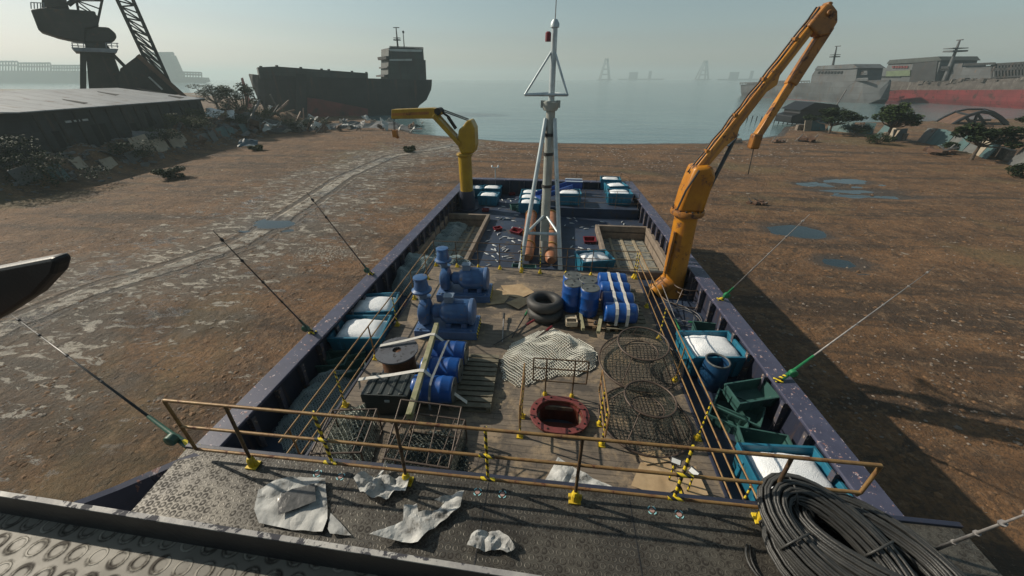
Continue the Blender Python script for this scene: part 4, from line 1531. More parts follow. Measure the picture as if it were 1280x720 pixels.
m.prism([(XL(YB) + T, YB - T, DZ), (XR(YB) - T, YB - T, DZ), (XR(YB) - T, YB - T, BT - .07), (XL(YB) + T, YB - T, BT - .07)], (0, .02, 0))
vb(m, 'bulwark_wall', 'navy_wall')
CW = .44
m = MB()
m.prism([(XL(1) - .03, 1, BT - .07), (XL(YB) - .03, YB, BT - .07), (XL(YB) + CW, YB - CW, BT - .07), (XL(1) + CW, 1, BT - .07)], (0, 0, .07))
m.prism([(XR(1) + .03, 1, BT - .07), (XR(YB) + .03, YB, BT - .07), (XR(YB) - CW, YB - CW, BT - .07), (XR(1) - CW, 1, BT - .07)], (0, 0, .07))
m.prism([(XL(YB) - .03, YB + .002, BT - .07), (XR(YB) + .03, YB + .002, BT - .07), (XR(YB) - CW, YB - CW, BT - .07), (XL(YB) + CW, YB - CW, BT - .07)], (0, 0, .072))
vb(m, 'bulwark_cap', 'navy_cap', bevel=.015)
y = 3.6
while y < YB - .8:
    for sgn in (-1, 1):
        m = MB()
        x0 = XL(y) + T if sgn < 0 else XR(y) - T
        m.prism([(x0, y, DZ), (x0 - sgn * .17, y, DZ), (x0 - sgn * .09, y, BT - .08), (x0, y, BT - .08)], (0, .035, 0))
        m.box((x0 - sgn * .14, y + .017, (DZ + BT) / 2 - .04), (.02, .10, BT - DZ - .12), rot=Matrix.Rotation(sgn * .06 * -1, 3, 'Y'))
        vb(m, 'rib', 'rib_paint')
    y += .78
x = XL(YB) + 1.1
while x < XR(YB) - .8:
    m = MB()
    m.prism([(x, YB - T, DZ), (x, YB - T - .3, DZ), (x, YB - T - .12, BT - .08), (x, YB - T, BT - .08)], (.035, 0, 0))
    vb(m, 'rib', 'rib_paint')
    x += .95
# steel deck, cut round the two holds
WX0, WX1, WY1 = -4.32, 3.22, 12.25
HL = (-5.45, -3.40, 13.0, 18.7)      # left hold: x0 x1 y0 y1
HR = (2.45, 4.72, 12.95, 17.7)
m = MB()
def deck_rect(m, x0, x1, y0, y1, z=DZ, th=.04):
    m.box(((x0 + x1) / 2, (y0 + y1) / 2, z - th / 2), (x1 - x0, y1 - y0, th))
deck_rect(m, -5.8, 5.3, 1, 12.95)
deck_rect(m, -5.75, HL[0], 12.95, 18.7)
deck_rect(m, HL[0], HL[1], 12.95, 13.0)
deck_rect(m, HL[1], HR[0], 12.95, 18.7)
deck_rect(m, HR[1], 5.15, 12.95, 18.7)
deck_rect(m, HR[0], HR[1], 17.7, 18.7)
deck_rect(m, -5.75, 5.1, 18.7, 24.0)
vb(m, 'steel_deck', 'deck_steel')
CZ = -.16
for hn_, (x0, x1, y0, y1) in (('left', HL), ('right', HR)):
    m = MB()
    w_ = .17
    m.box(((x0 + x1) / 2, y0 - w_ / 2, (CZ - 1.6) / 2), (x1 - x0 + 2 * w_, w_, CZ + 1.6))
    m.box(((x0 + x1) / 2, y1 + w_ / 2, (CZ - 1.6) / 2), (x1 - x0 + 2 * w_, w_, CZ + 1.6))
    m.box((x0 - w_ / 2, (y0 + y1) / 2, (CZ - 1.6) / 2), (w_, y1 - y0, CZ + 1.6))
    m.box((x1 + w_ / 2, (y0 + y1) / 2, (CZ - 1.6) / 2), (w_, y1 - y0, CZ + 1.6))
    co = vb(m, 'hold_coaming', 'hold_frame', bevel=.02)
    m = MB()
    nx_, ny_ = (3, 6) if hn_ == 'left' else (4, 6)
    gx_, gy_ = (x1 - x0) / nx_, (y1 - y0) / ny_
    fz = -.86
    for i in range(nx_):
        for j in range(ny_):
            cx_, cy_ = x0 + (i + .5) * gx_, y0 + (j + .5) * gy_
            m.box((cx_, cy_, fz), (gx_ - .10, gy_ - .10, .10), rot=Matrix.Rotation(rnd.uniform(-.01, .01), 3, 'X'))
    m.box(((x0 + x1) / 2, (y0 + y1) / 2, fz - .16), (x1 - x0, y1 - y0, .1))
    m.build('hold_floor', 'hold_panel', co, bevel=.03)
    m = MB()
    for i in range(1, nx_):
        m.box((x0 + i * gx_, (y0 + y1) / 2, fz + .055), (.12, y1 - y0 - .04, .06))
    for j in range(1, ny_):
        m.box(((x0 + x1) / 2, y0 + j * gy_, fz + .03), (x1 - x0 - .04, .06, .05))
    m.build('floor_batten', 'beige_bar', co)
# raised wooden deck with a rectangular cut under the oval hatch
HC = (at(700, 512, .25).x, at(700, 512, .25).y)
hx, hy = .42, .29
m = MB()
ZT = .10
def wrect(x0, x1, y0, y1):
    m.box(((x0 + x1) / 2, (y0 + y1) / 2, -ZT / 2), (x1 - x0, y1 - y0, ZT))
wrect(WX0, HC[0] - hx, 2.2, WY1)
wrect(HC[0] + hx, WX1, 2.2, WY1)
wrect(HC[0] - hx, HC[0] + hx, 2.2, HC[1] - hy)
wrect(HC[0] - hx, HC[0] + hx, HC[1] + hy, WY1)
vb(m, 'wooden_deck', 'wood_planks')
m = MB()
m.box((WX0 - .03, (2.2 + WY1) / 2, DZ / 2 - .0), (.06, WY1 - 2.2, -DZ + .03))
m.box((WX1 + .03, (2.2 + WY1) / 2, DZ / 2 - .0), (.06, WY1 - 2.2, -DZ + .03))
m.box(((WX0 + WX1) / 2, WY1 + .03, DZ / 2), (WX1 - WX0 + .12, .06, -DZ + .03))
vb(m, 'deck_edge', 'navy_wall', bevel=.01)
# raised far platform
PX0, PX1, PY0 = -.15, 4.75, 19.75
PZ = .05
m = MB()
deck_rect(m, PX0, PX1, PY0, 24.0, PZ, .05)
m.box(((PX0 + PX1) / 2, PY0 + .02, (DZ + PZ) / 2 - .03), (PX1 - PX0, .04, PZ - DZ - .05))
m.box((PX0 + .02, (PY0 + 24) / 2, (DZ + PZ) / 2 - .03), (.04, 24 - PY0 - .1, PZ - DZ - .05))
vb(m, 'raised_platform', 'deck_steel')
# balcony in front of the bridge
BZ = 1.6
bl, br_ = -5.0, 5.0
YF = at(600, 598, BZ).y
def yf(x):
    return YF
m = MB()
m.prism([(bl, YF, BZ - .05), (br_, YF, BZ - .05), (br_, -2.5, BZ - .05), (bl + .55, -2.5, BZ - .05)], (0, 0, .05))
vb(m, 'balcony_floor', 'balcony_plate')
m = MB()
m.box(((bl + br_) / 2, YF + .03, BZ - .08), (br_ - bl + .06, .06, .22))
m.box(((bl + br_) / 2, YF - .03, BZ - .12), (br_ - bl - .1, .04, .12))
vb(m, 'balcony_edge', 'navy_wall', bevel=.008)
m = MB()
for x in (-3.2, -1.0, 1.2, 3.4):
    m.box((x, YF - 1.0, BZ / 2 - .4), (.14, .14, BZ + .7))
vb(m, 'balcony_post', 'navy_wall')
for k, x in enumerate((-2.45, -.62, 1.18, 2.98)):
    m = MB()
    m.box((x, YF / 2 + .2, BZ + .002), (.012, YF - .5, .004))
    vb(m, 'floor_seam', 'black_paint')
for (px, py) in ((397, 592), (426, 596), (597, 615), (628, 618), (815, 638), (849, 643)):
    p = at(px, py, BZ)
    m = MB()
    m.lathe([(.03, 0), (.03, .006)], 10, (p.x, p.y, BZ + .001))
    d = vb(m, 'floor_marker', 'decal_pink')
    m = MB()
    for q in range(4):
        a = q * math.pi / 2 + .8
        m.prism([(p.x + r_ * math.cos(a + da), p.y + r_ * math.sin(a + da), BZ + .001) for r_, da in ((.042, -.42), (.054, -.42), (.056, 0), (.054, .42), (.042, .42), (.044, 0))], (0, 0, .005))
    m.build('marker_ring', 'decal_cyan', d)
# bridge: wall, roof with raised lip
RZ = 4.6
LIP = .15
ra, rb_ = at(-40, 614, RZ + LIP), at(640, 722, RZ + LIP)
sl = (rb_.y - ra.y) / (rb_.x - ra.x)
ry = lambda x: ra.y + sl * (x - ra.x)
m = MB()
m.prism([(-5.2, ry(-5.2), RZ - .06), (3.6, ry(3.6), RZ - .06), (3.6, -6, RZ - .06), (-5.2, -6, RZ - .06)], (0, 0, .06))
vb(m, 'bridge_roof', 'roof_plate')
m = MB()
m.prism([(-5.2, ry(-5.2), RZ - .2), (3.6, ry(3.6), RZ - .2), (3.6, ry(3.6) + .012, RZ - .2), (-5.2, ry(-5.2) + .012, RZ - .2)], (0, 0, .2 + LIP))
lp = vb(m, 'roof_lip', 'arm_black', bevel=.004)
m = MB()
m.prism([(-5.2, ry(-5.2) - .002, RZ + LIP + .001), (3.6, ry(3.6) - .002, RZ + LIP + .001), (3.6, ry(3.6) + .016, RZ + LIP + .001), (-5.2, ry(-5.2) + .016, RZ + LIP + .001)], (0, 0, .006))
m.build('worn_edge', 'lip_worn', lp)
m = MB()
m.prism([(-4.6, ry(-4.6) - .45, BZ), (3.2, ry(3.2) - .45, BZ), (3.2, -5.5, BZ), (-4.6, -5.5, BZ)], (0, 0, RZ - BZ - .07))
vb(m, 'bridge_wall', 'navy_wall')
m = MB()
for k in range(6):
    x = -3.9 + k * 1.22
    m.box((x, ry(x) - .44, 3.35), (1.0, .04, .85), rz=math.atan(sl))
vb(m, 'bridge_window', 'window_dark', bevel=.02)
# curved bulwark sweeping aft on the left of the balcony
m = MB()
cur = [at(x, y, z) for x, y, z in ((243, 566, 1.62), (215, 577, 1.6), (180, 592, 1.56), (140, 609, 1.5), (90, 628, 1.42), (30, 655, 1.35))]
rows = []
for p in cur:
    rows.append([p, p + Vector((.10, -.02, -.02)), Vector((min(p.x + .75, bl + .2), p.y - .05, .2)), Vector((p.x + .2, p.y, .0))])
m.loft(rows, close=True, caps=True)
vb(m, 'side_wing', 'navy_paint')

# ------------------------------------------------------------------ railings
def railing(name, label, pts, zs, posts, r=.022, mat='rail_paint', pmat='rail_paint', foot=True, tape=(), loc=None, group='guard railings on the vessel', cat='railing', fullpost=True, base=None):
    """pts: path of Vectors at foot level; zs: rail heights; posts: fractions along the path"""
    P = [Vector(p) for p in pts]
    org = loc or P[0]
    t = thing(name, label, cat, org, 0, group)
    P = [p - org for p in P]
    seg = [(b - a).length for a, b in zip(P, P[1:])]
    tot = sum(seg)
    def along(u):
        s = u * tot
        for (a, b), l in zip(zip(P, P[1:]), seg):
            if s <= l + 1e-6:
                return a.lerp(b, s / l)
            s -= l
        return P[-1]
    for z in zs:
        m = MB()
        m.tube([p + Vector((0, 0, z)) for p in P], r, 8)
        m.build('rail', mat, t, smooth=True, autosmooth=50)
    for k, u in enumerate(posts):
        m = MB()
        p = along(u)
        m.bar(p + Vector((0, 0, .0)), p + Vector((0, 0, max(zs))), r * 1.05)
        po = m.build('post', 'hazard_tape' if k in tape else pmat, t, smooth=True, autosmooth=50)
        if foot:
            m = MB()
            m.box(p + Vector((0, 0, .012)), (.13, .13, .024))
            m.lathe([(.05, .02), (.045, .10), (.03, .14)], 10, p)
            for sx, sy in ((-1, -1), (1, -1), (-1, 1), (1, 1)):
                m.lathe([(.014, .02), (.014, .045)], 6, p + Vector((sx * .045, sy * .045, 0)))
            m.build('foot', 'yellow_paint', po, bevel=.004)
    return t

# the near balcony railing: standing just inside the balcony edge
FY = YF - .10
fx0, fx1 = atY(203, 498, FY).x, atY(1103, 580, FY).x
t = thing('balcony_railing', 'long rusty three bar railing along the front of the plated balcony', 'railing', (0, FY, BZ), 0, 'guard railings on the vessel')
zt = [atY(x, y, FY).z - BZ for x, y in ((500, 525), (500, 562), (500, 595))]
z3 = (1.10, .62, .16)
for z, xa, xb in ((z3[0], fx0, fx1), (z3[1], fx0, fx1), (z3[2], fx0, fx1 - .75)):
    m = MB()
    m.bar((xa, 0, z), (xb, 0, z), .021)
    m.build('rail', 'rail_paint', t, smooth=True, autosmooth=50)
m = MB()
m.tube([(fx0, 0, z3[0]), (fx0 - .0, 0, z3[1]), (fx0, 0, z3[2])], .021)
m.build('end_post', 'rail_paint', t, smooth=True, autosmooth=50)
m = MB()
m.tube([(fx1, 0, z3[0]), (fx1 + .01, 0, z3[1]), (fx1 - .02, 0, z3[1] - .05)], .021)
m.build('end_post', 'rail_paint', t, smooth=True, autosmooth=50)
for px, py in ((320, 578), (510, 599), (718, 622), (948, 646)):
    x = at(px, py, BZ).x
    m = MB()
    m.bar((x, -.05, .05), (x, 0, z3[0]), .021)
    po = m.build('post', 'rail_dark', t, smooth=True, autosmooth=50)
    m = MB()
    m.box((x, -.05, .012), (.15, .13, .024))
    m.lathe([(.055, .02), (.05, .12), (.03, .17)], 10, (x, -.05, 0))
    m.box((x + .06, -.05, .06), (.05, .03, .09))
    m.build('foot', 'yellow_paint', po, bevel=.004)
for px, py in ((401, 548), (608, 575), (851, 605)):
    x = atY(px, py, FY).x
    m = MB()
    m.bar((x, .03, z3[2] - .03), (x, .03, z3[0]), .02)
    m.build('tape_post', 'hazard_tape', t, smooth=True, autosmooth=50)
    for zz in (z3[1], z3[2]):
        m = MB()
        m.bar((x - .09, 0, zz), (x + .10, 0, zz), .026)
        m.build('tape_band', 'hazard_tape', t, smooth=True, autosmooth=50)

ZR = (.34, .68, 1.02)
railing('deck_railing', 'rusty railing along the left edge of the wooden deck', [(WX0 + .1, 3.5, 0), (WX0 + .1, WY1 - .15, 0)], ZR, (.03, .2, .38, .55, .72, .88), .016, 'rail_paint', 'rail_paint', tape=(1, 3))
railing('deck_railing', 'rusty railing along the right edge of the wooden deck', [(WX1 - .08, 3.2, 0), (WX1 - .08, WY1 - .1, 0)], ZR, (.04, .22, .4, .58, .76, .97), .016, 'rail_paint', 'rail_paint', tape=(0, 1, 3, 5))
railing('deck_railing', 'thin dark railing along the far left edge of the wooden deck behind the pumps', [(WX0 + .1, WY1 - .12, 0), (-.95, WY1 - .12, 0)], ZR, (0, .25, .5, .75, 1), .014, 'rail_dark', 'rail_dark', tape=(4,))
railing('deck_railing', 'thin dark railing across the far right edge of the wooden deck behind the standing barrels', [(-.95, WY1 - .3, 0), (WX1 - .1, WY1 - .3, 0)], ZR, (.0, .17, .4, .62, .99), .014, 'rail_dark', 'rail_dark', tape=(0, 1, 4))
railing('platform_railing', 'thin brown railing along the front of the raised far platform', [(PX0 + .1, PY0 + .1, PZ), (PX1 - .1, PY0 + .1, PZ)], (.3, .6, .95)[:3], (0, .33, .4, .75, 1), .012, 'rail_dark', 'rail_dark', foot=False)
railing('bow_railing', 'thin brown railing standing on the far end bulwark right of the mast', [(.2, YB - .1, BT), (4.3, YB - .1, BT), (4.7, YB - 1.2, BT)], (.28, .55), (0, .25, .5, .78, .99), .014, 'rail_dark', 'rail_dark', foot=False)

# guards round the oval hatch
gcx, gcy = HC
t = thing('hatch_guard', 'low barred guard panel standing behind the red oval hatch', 'railing', (gcx - .02, gcy + .62, 0), 0, 'guard panels round the oval hatch')
m = MB()
for z in (.42, .78, 1.05):
    m.bar((-.58, 0, z), (.58, 0, z), .016)
for x in (-.58, .58):
    m.bar((x, 0, .42), (x, 0, 1.05), .016)
m.build('panel', 'rail_dark', t)
for x in (-.3, .3):
    m = MB()
    m.bar((x, 0, 0), (x, 0, 1.05), .018)
    po = m.build('post', 'rail_dark', t)
    m = MB()
    m.lathe([(.05, 0), (.05, .05), (.03, .1)], 10, (x, 0, 0))
    m.build('foot', 'yellow_paint', po)
for sx, lab in ((-1, 'low barred guard panel standing left of the red oval hatch'), (1, 'low barred guard panel standing right of the red oval hatch')):
    b = at(650, 545, 0) if sx < 0 else at(752, 556, 0)
    b2 = at(654, 520, 0) if sx < 0 else at(750, 530, 0)
    t = thing('hatch_guard', lab, 'railing', (b.x, b.y, 0), 0, 'guard panels round the oval hatch')
    m = MB()
    for z in (.42, .74, 1.02):
        m.bar((0, -.15, z), (0, 1.0, z), .016)
    for yy in (-.15, 1.0):
        m.bar((0, yy, .42), (0, yy, 1.02), .016)
    m.build('panel', 'rail_paint', t)
    for yy in (0, .48):
        m = MB()
        m.bar((0, yy, 0), (0, yy, 1.02), .018)
        po = m.build('post', 'hazard_tape', t)
        m = MB()
        m.lathe([(.05, 0), (.05, .06), (.03, .12)], 10, (0, yy, 0))
        m.box((0, yy, .01), (.13, .13, .02))
        m.build('foot', 'yellow_paint', po)

# oval hatch
t = thing('oval_hatch', 'red bolted oval hatch coaming standing open in the wooden deck', 'hatch', (gcx, gcy, 0))
def stadium(rx, ry, n=12):
    o = []
    for k in range(n + 1):
        a = -math.pi / 2 + math.pi * k / n
        o.append((rx - ry + ry * math.cos(a), ry * math.sin(a)))
    for k in range(n + 1):
        a = math.pi / 2 + math.pi * k / n
        o.append((-(rx - ry) + ry * math.cos(a), ry * math.sin(a)))
    return o
RX, RY = .60, .47
m = MB()
rows = []
for (k, z) in ((0.0, .002), (0.0, .09), (.06, .09), (.06, .135), (-.08, .135), (-.10, .005)):
    rows.append([(x, y, z) for x, y in stadium(RX + k - .04, RY + k - .04)])
m.loft(rows, close=True)
m.build('coaming', 'hatch_red', t, bevel=.008)
m = MB()
rows = []
for (k, z) in ((-.12, .133), (-.13, .11), (-.13, -.1), (-.13, -.9)):
    rows.append([(x, y, z) for x, y in stadium(RX + k, RY + k)])
m.loft(rows, close=True)
m.face([(x, y, -.75) for x, y in stadium(RX - .1, RY - .1)])
m.box((0, .05, -.35), (RX * 1.5, .22, .04))
m.build('trunk', 'hatch_rust', t)
for k in range(14):
    s = stadium(RX - .045, RY - .045, 24)
    x, y = s[int((k + .3) * len(s) / 14) % len(s)]
    m = MB()
    m.lathe([(.02, .133), (.02, .15), (.012, .157)], 6, (x, y, 0))
    m.build('bolt', 'hollow_black', t)

# ------------------------------------------------------------------ cranes
def deck_crane_orange():
    base = at(838, 366, DZ)
    t = thing('orange_deck_crane', 'big orange folding deck crane raised above the right bulwark', 'crane', base)
    D = base.y
    def q(px, py, dy=0.0):
        return atY(px, py, D + dy) - base
    top = q(862, 268)
    lean = Vector((0, 0, 1))
    H1 = q(862, 266).z
    tx = q(858, 268).x
    a0, a1 = Vector((0.0, 0, 0)), Vector((q(856, 268).x * .55, .05, H1))
    m = MB()
    m.tube([a0 + Vector((0, 0, -.0)), a0.lerp(a1, .12), a1], [.44, .37, .35], 24)
    m.build('pillar', 'orange_paint', t, smooth=True, autosmooth=50)
    m = MB()
    m.tube([Vector((-.55, -.15, .18)), Vector((-.1, 0, .45))], [.26, .38], 14)
    m.tube([Vector((-.62, -.17, .1)), Vector((-.52, -.14, .2))], [.30, .30], 14)
    m.build('base_bracket', 'orange_paint', t, smooth=True, autosmooth=50)
    m = MB()
    m.lathe([(.40, -.1), (.49, -.06), (.51, .02), (.49, .1), (.40, .13)], 24, a1)
    m.build('slewing_ring', 'orange_dark', t, smooth=True, autosmooth=40)
    hz_ = q(880, 205).z
    m = MB()
    m.prism([a1 + Vector((-.37, -.37, .1)), a1 + Vector((.37, -.37, .1)), a1 + Vector((.45, -.37, hz_ - H1 - .3)), a1 + Vector((.28, -.37, hz_ - H1)), a1 + Vector((-.2, -.37, hz_ - H1 - .05)), a1 + Vector((-.33, -.37, .7))], (0, .74, 0))
    m.build('turret', 'orange_paint', t, bevel=.09, smooth=True, autosmooth=40)
    m = MB()
    m.tube([a1 + Vector((-.47, -.44, .2)), a1 + Vector((-.36, -.48, .8)), a1 + Vector((-.12, -.48, hz_ - H1 - .1))], .03, 6)
    m.build('hose', 'rubber', t)
    for k in range(16):
        a = 2 * math.pi * k / 16
        m = MB()
        m.lathe([(.028, .12), (.028, .165), (.018, .175)], 6, a1 + Vector((.45 * math.cos(a), .45 * math.sin(a), -.02)))
        m.build('bolt', 'crane_dark', t)
    m = MB()
    m.box(a0.lerp(a1, .55) + Vector((-.36, -.24, 0)), (.07, .10, 1.5))
    m.build('cable_duct', 'orange_dark', t)
    e0, e1 = q(868, 222, .0), q(1030, 18, 1.2)
    m = MB()
    d = (e1 - e0).normalized()
    sd_ = Vector((0, -1, 0))
    perp = d.cross(sd_).normalized()
    if perp.x < 0:
        perp = -perp
    def bm_poly(pts, off, th):
        m.prism([e0 + (e1 - e0) * u + perp * w_ + Vector((0, off, 0)) for u, w_ in pts], (0, th, 0))
    bm_poly([(0, .06), (.22, .10), (.30, .20), (.35, .08), (.56, .05), (.62, .16), (.66, .05), (1.0, .02), (1.0, -.20), (0, -.22)], -.15, .30)
    m.build('main_boom', 'orange_paint', t, bevel=.03)
    m = MB()
    m.prism([e0 + (e1 - e0) * u + perp * w_ + Vector((0, -.158, 0)) for u, w_ in ((.02, -.02), (.98, -.06), (.98, -.11), (.02, -.10))], (0, .03, 0))
    m.build('boom_groove', 'orange_dark', t)
    m = MB()
    m.prism([e1 + d * u + perp * w_ + Vector((0, -.21, 0)) for u, w_ in ((-.5, -.24), (.10, -.22), (.20, -.08), (.18, .16), (.02, .36), (-.30, .42), (-.5, .2))], (0, .42, 0))
    m.bar(e1 + Vector((0, -.27, 0)), e1 + Vector((0, .27, 0)), .08, n=14)
    m.box(e1 + d * .2 - perp * .1, (.14, .3, .1))
    m.build('knuckle', 'orange_dark', t, bevel=.05)
    for w_ in (-.24, -.27):
        m = MB()
        hp = [e0 + (e1 - e0) * u + perp * (w_ - .02 * math.sin(u * 40)) + Vector((0, -.08 + (.1 if w_ < -.25 else 0), 0)) for u in [k / 14 for k in range(15)]]
        m.tube(hp, .024, 6)
        m.build('hose', 'rubber', t, smooth=True)
    for u in (.15, .38, .6, .83):
        m = MB()
        m.box(e0 + (e1 - e0) * u + perp * -.24 + Vector((0, -.03, 0)), (.08, .22, .08))
        m.build('hose_clamp', 'orange_dark', t)
    f0, f1 = q(1034, 34, 1.2), q(945, 172, .6)
    m = MB()
    m.beam(f0, f0.lerp(f1, .5), .25, .30, up=(0, 1, 0))
    m.build('jib_outer', 'orange_dark', t, bevel=.03)
    m = MB()
    m.beam(f0.lerp(f1, .45), f1, .19, .24, up=(0, 1, 0))
    m.build('jib_inner', 'orange_paint', t, bevel=.02)
    m = MB()
    m.box(f1 + Vector((0, 0, -.1)), (.26, .3, .42))
    m.build('jib_head', 'orange_dark', t, bevel=.05)
    m = MB()
    m.bar(f1, q(935, 218, .6), .014, n=5)
    m.build('cable', 'rubber', t)
    m = MB()
    m.bar(a1 + Vector((.44, -.1, .8)), e0 + (e1 - e0) * .30 + perp * .22, .06)
    m.build('ram_cylinder', 'rod_black', t, smooth=True, autosmooth=50)
    m = MB()
    m.bar(e0 + (e1 - e0) * .24 + perp * .18 , e0 + (e1 - e0) * .32 + perp * .20 + Vector((0, -.05, 0)), .05)
    m.build('ram_rod', 'galv', t)
deck_crane_orange()

def deck_crane_yellow():
    base = at(585, 262, DZ)
    t = thing('yellow_deck_crane', 'yellow deck crane with folded boom on the far left corner of the deck', 'crane', base)
    D = base.y
    def q(px, py, dy=0.0):
        return atY(px, py, D + dy) - base
    zg, zp = q(585, 238).z, q(585, 192).z
    m = MB()
    m.lathe([(.62, 0), (.62, .1), (.44, .12), (.42, zg)], 20)
    m.build('pedestal', 'navy_wall', t, smooth=True, autosmooth=40)
    m = MB()
    m.lathe([(.36, zg), (.36, zp)], 20)
    m.build('pillar', 'crane_yellow', t, smooth=True, autosmooth=40)
    m = MB()
    m.prism([q(x, y, -.5) for x, y in ((576, 193), (571, 180), (573, 162), (578, 158), (583, 151), (588, 150), (593, 160), (594, 182), (592, 192))], (0, 1.0, 0))
    m.lathe([(.42, zp - .15), (.45, zp - .05), (.45, zp + .05)], 20)
    m.build('turret', 'crane_yellow', t, bevel=.08)
    m = MB()
    for o_ in (-.3, .3):
        m.beam(q(576, 180, o_), q(543, 144, o_), .22, .56, up=(0, 1, 0))
    m.beam(q(571, 170, 0), q(546, 142, 0), .16, .2, up=(0, 1, 0))
    m.build('lower_boom', 'crane_yellow', t, bevel=.02)
    m = MB()
    m.prism([q(x, y, -.28) for x, y in ((489, 137), (540, 135), (550, 137), (552, 143), (541, 148.5), (489, 148.5))], (0, .56, 0))
    m.build('upper_boom', 'crane_yellow', t, bevel=.03)
    m = MB()
    m.prism([q(x, y, -.30) for x, y in ((490, 141.5), (536, 139.5), (536, 143), (490, 145))], (0, -.012, 0))
    m.build('boom_recess', 'orange_dark', t)
    m = MB()
    m.lathe([(.17, -.34), (.17, .34)], 14, q(549, 139), rot=Matrix.Rotation(R(90), 3, 'X'))
    m.build('knuckle', 'crane_dark', t)
    m = MB()
    m.bar(q(551, 138), q(586, 151), .03, n=5)
    m.build('cable', 'rubber', t)
    m = MB()
    m.bar(q(551, 136, .2), q(586, 149, .2), .03, n=5)
    m.build('cable', 'rubber', t)
    m = MB()
    m.bar(q(493, 147), q(494, 166), .02, n=5)
    m.build('hoist_cable', 'rubber', t)
    m = MB()
    m.bar(q(491, 147), q(493, 166), .02, n=5)
    m.build('cable', 'rubber', t)
    m = MB()
    m.bar(q(560, 146), q(570, 161), .09)
    m.bar(q(551, 139), q(562, 147), .06)
    m.build('ram', 'crane_dark', t)
    m = MB()
    m.box(q(494, 167), (.24, .24, .35))
    m.tube([q(494, 168), q(495, 171), q(497, 172), q(498.5, 170.5)], .06, 6)
    m.build('hook', 'orange_dark', t)
deck_crane_yellow()

# ------------------------------------------------------------------ mast
def mast():
    base = at(679, 326, DZ)
    t = thing('tripod_mast', 'pale grey tripod mast with triangular pipe frame and whip aerial amidships', 'mast', base)
    D = base.y
    def q(px, py, dy=0.0):
        return atY(px, py, D + dy) - base
    z1, z2, z3_ = q(683, 130).z, q(686, 120).z, q(687, 32).z
    m = MB()
    m.tube([(0, 0, 0), (.02, 0, z1)], [.185, .155], 20)
    m.build('pole', 'mast_grey', t, smooth=True, autosmooth=50)
    for py in (325, 282, 232, 192, 168):
        z = q(680, py).z
        m = MB()
        m.lathe([(.197, z - .05), (.197, z + .05)], 20)
        m.build('band', 'rubber' if py < 300 else 'galv', t, smooth=True, autosmooth=40)
    m = MB()
    m.box((0, -.22, q(680, 285).z), (.32, .14, .9))
    m.build('cable_box', 'mast_grey', t, bevel=.02)
    m = MB()
    m.lathe([(.23, z1 - .2), (.28, z1 - .1), (.28, z1 + .06), (.20, z1 + .1)], 20)
    for s in (-1, 1):
        m.box((s * .26, 0, z1), (.14, .22, .22))
    m.build('collar', 'mast_grey', t, smooth=True, autosmooth=40)
    m = MB()
    m.bar((.02, 0, z1), (.02, 0, z3_), .105, .09, 16)
    m.lathe([(.14, z3_ - .05), (.14, z3_ + .05), (.07, z3_ + .16)], 14, (.02, 0, 0))
    m.build('topmast', 'galv', t, smooth=True, autosmooth=40)
    m = MB()
    m.bar((.02, 0, z3_), (.04, 0, z3_ + 2.6), .018, .008, 6)
    m.build('aerial', 'rod_grey', t)
    m = MB()
    m.lathe([(.09, 0), (.09, .22), (.05, .26)], 12, q(685, 52, -.2))
    m.build('lamp', 'tray_red', t)
    zt_, zb = q(687, 60).z, q(684, 118).z
    w_ = q(709, 118).x
    wl = q(657, 119).x
    A, B__, C_ = Vector((w_, -.35, zb)), Vector((wl, -.35, zb)), Vector((.05, 1.3, zb))
    apex = Vector((.02, 0, zt_))
    m = MB()
    for p in (A, B__, C_):
        m.bar(apex, p, .036)
    for a, b in ((A, B__), (B__, C_), (C_, A)):
        m.bar(a, b, .045)
    for p in (A, B__, C_):
        m.bar(p, (.02, 0, zb), .035)
        m.bar(p.lerp(apex, .0), p, .06)
    m.build('antenna_frame', 'galv', t, smooth=True, autosmooth=50)
    lb, rb__ = at(648, 350, DZ) - base, at(701, 352, DZ) - base
    ta, tb = Vector((-.14, -.05, q(684, 148).z)), Vector((.16, -.05, q(688, 148).z))
    m = MB()
    m.bar(lb, ta, .085, .075, 12)
    m.build('leg', 'galv', t, smooth=True, autosmooth=50)
    m = MB()
    m.bar(rb__, tb, .085, .075, 12)
    m.build('leg', 'galv', t, smooth=True, autosmooth=50)
    u = .31
    m = MB()
    m.bar(lb.lerp(ta, u), rb__.lerp(tb, u), .06)
    m.build('cross_bar', 'galv', t, smooth=True, autosmooth=50)
    m = MB()
    m.bar((lb.lerp(ta, u)), (0, 0, lb.lerp(ta, u + .06).z), .05)
    m.bar((rb__.lerp(tb, u)), (0, 0, lb.lerp(ta, u + .06).z), .05)
    m.build('brace', 'galv', t, smooth=True, autosmooth=50)
    for p in (lb, rb__):
        m = MB()
        m.lathe([(.2, 0), (.2, .06), (.12, .1)], 12, p)
        m.build('foot', 'galv', t)
mast()
m0 = None
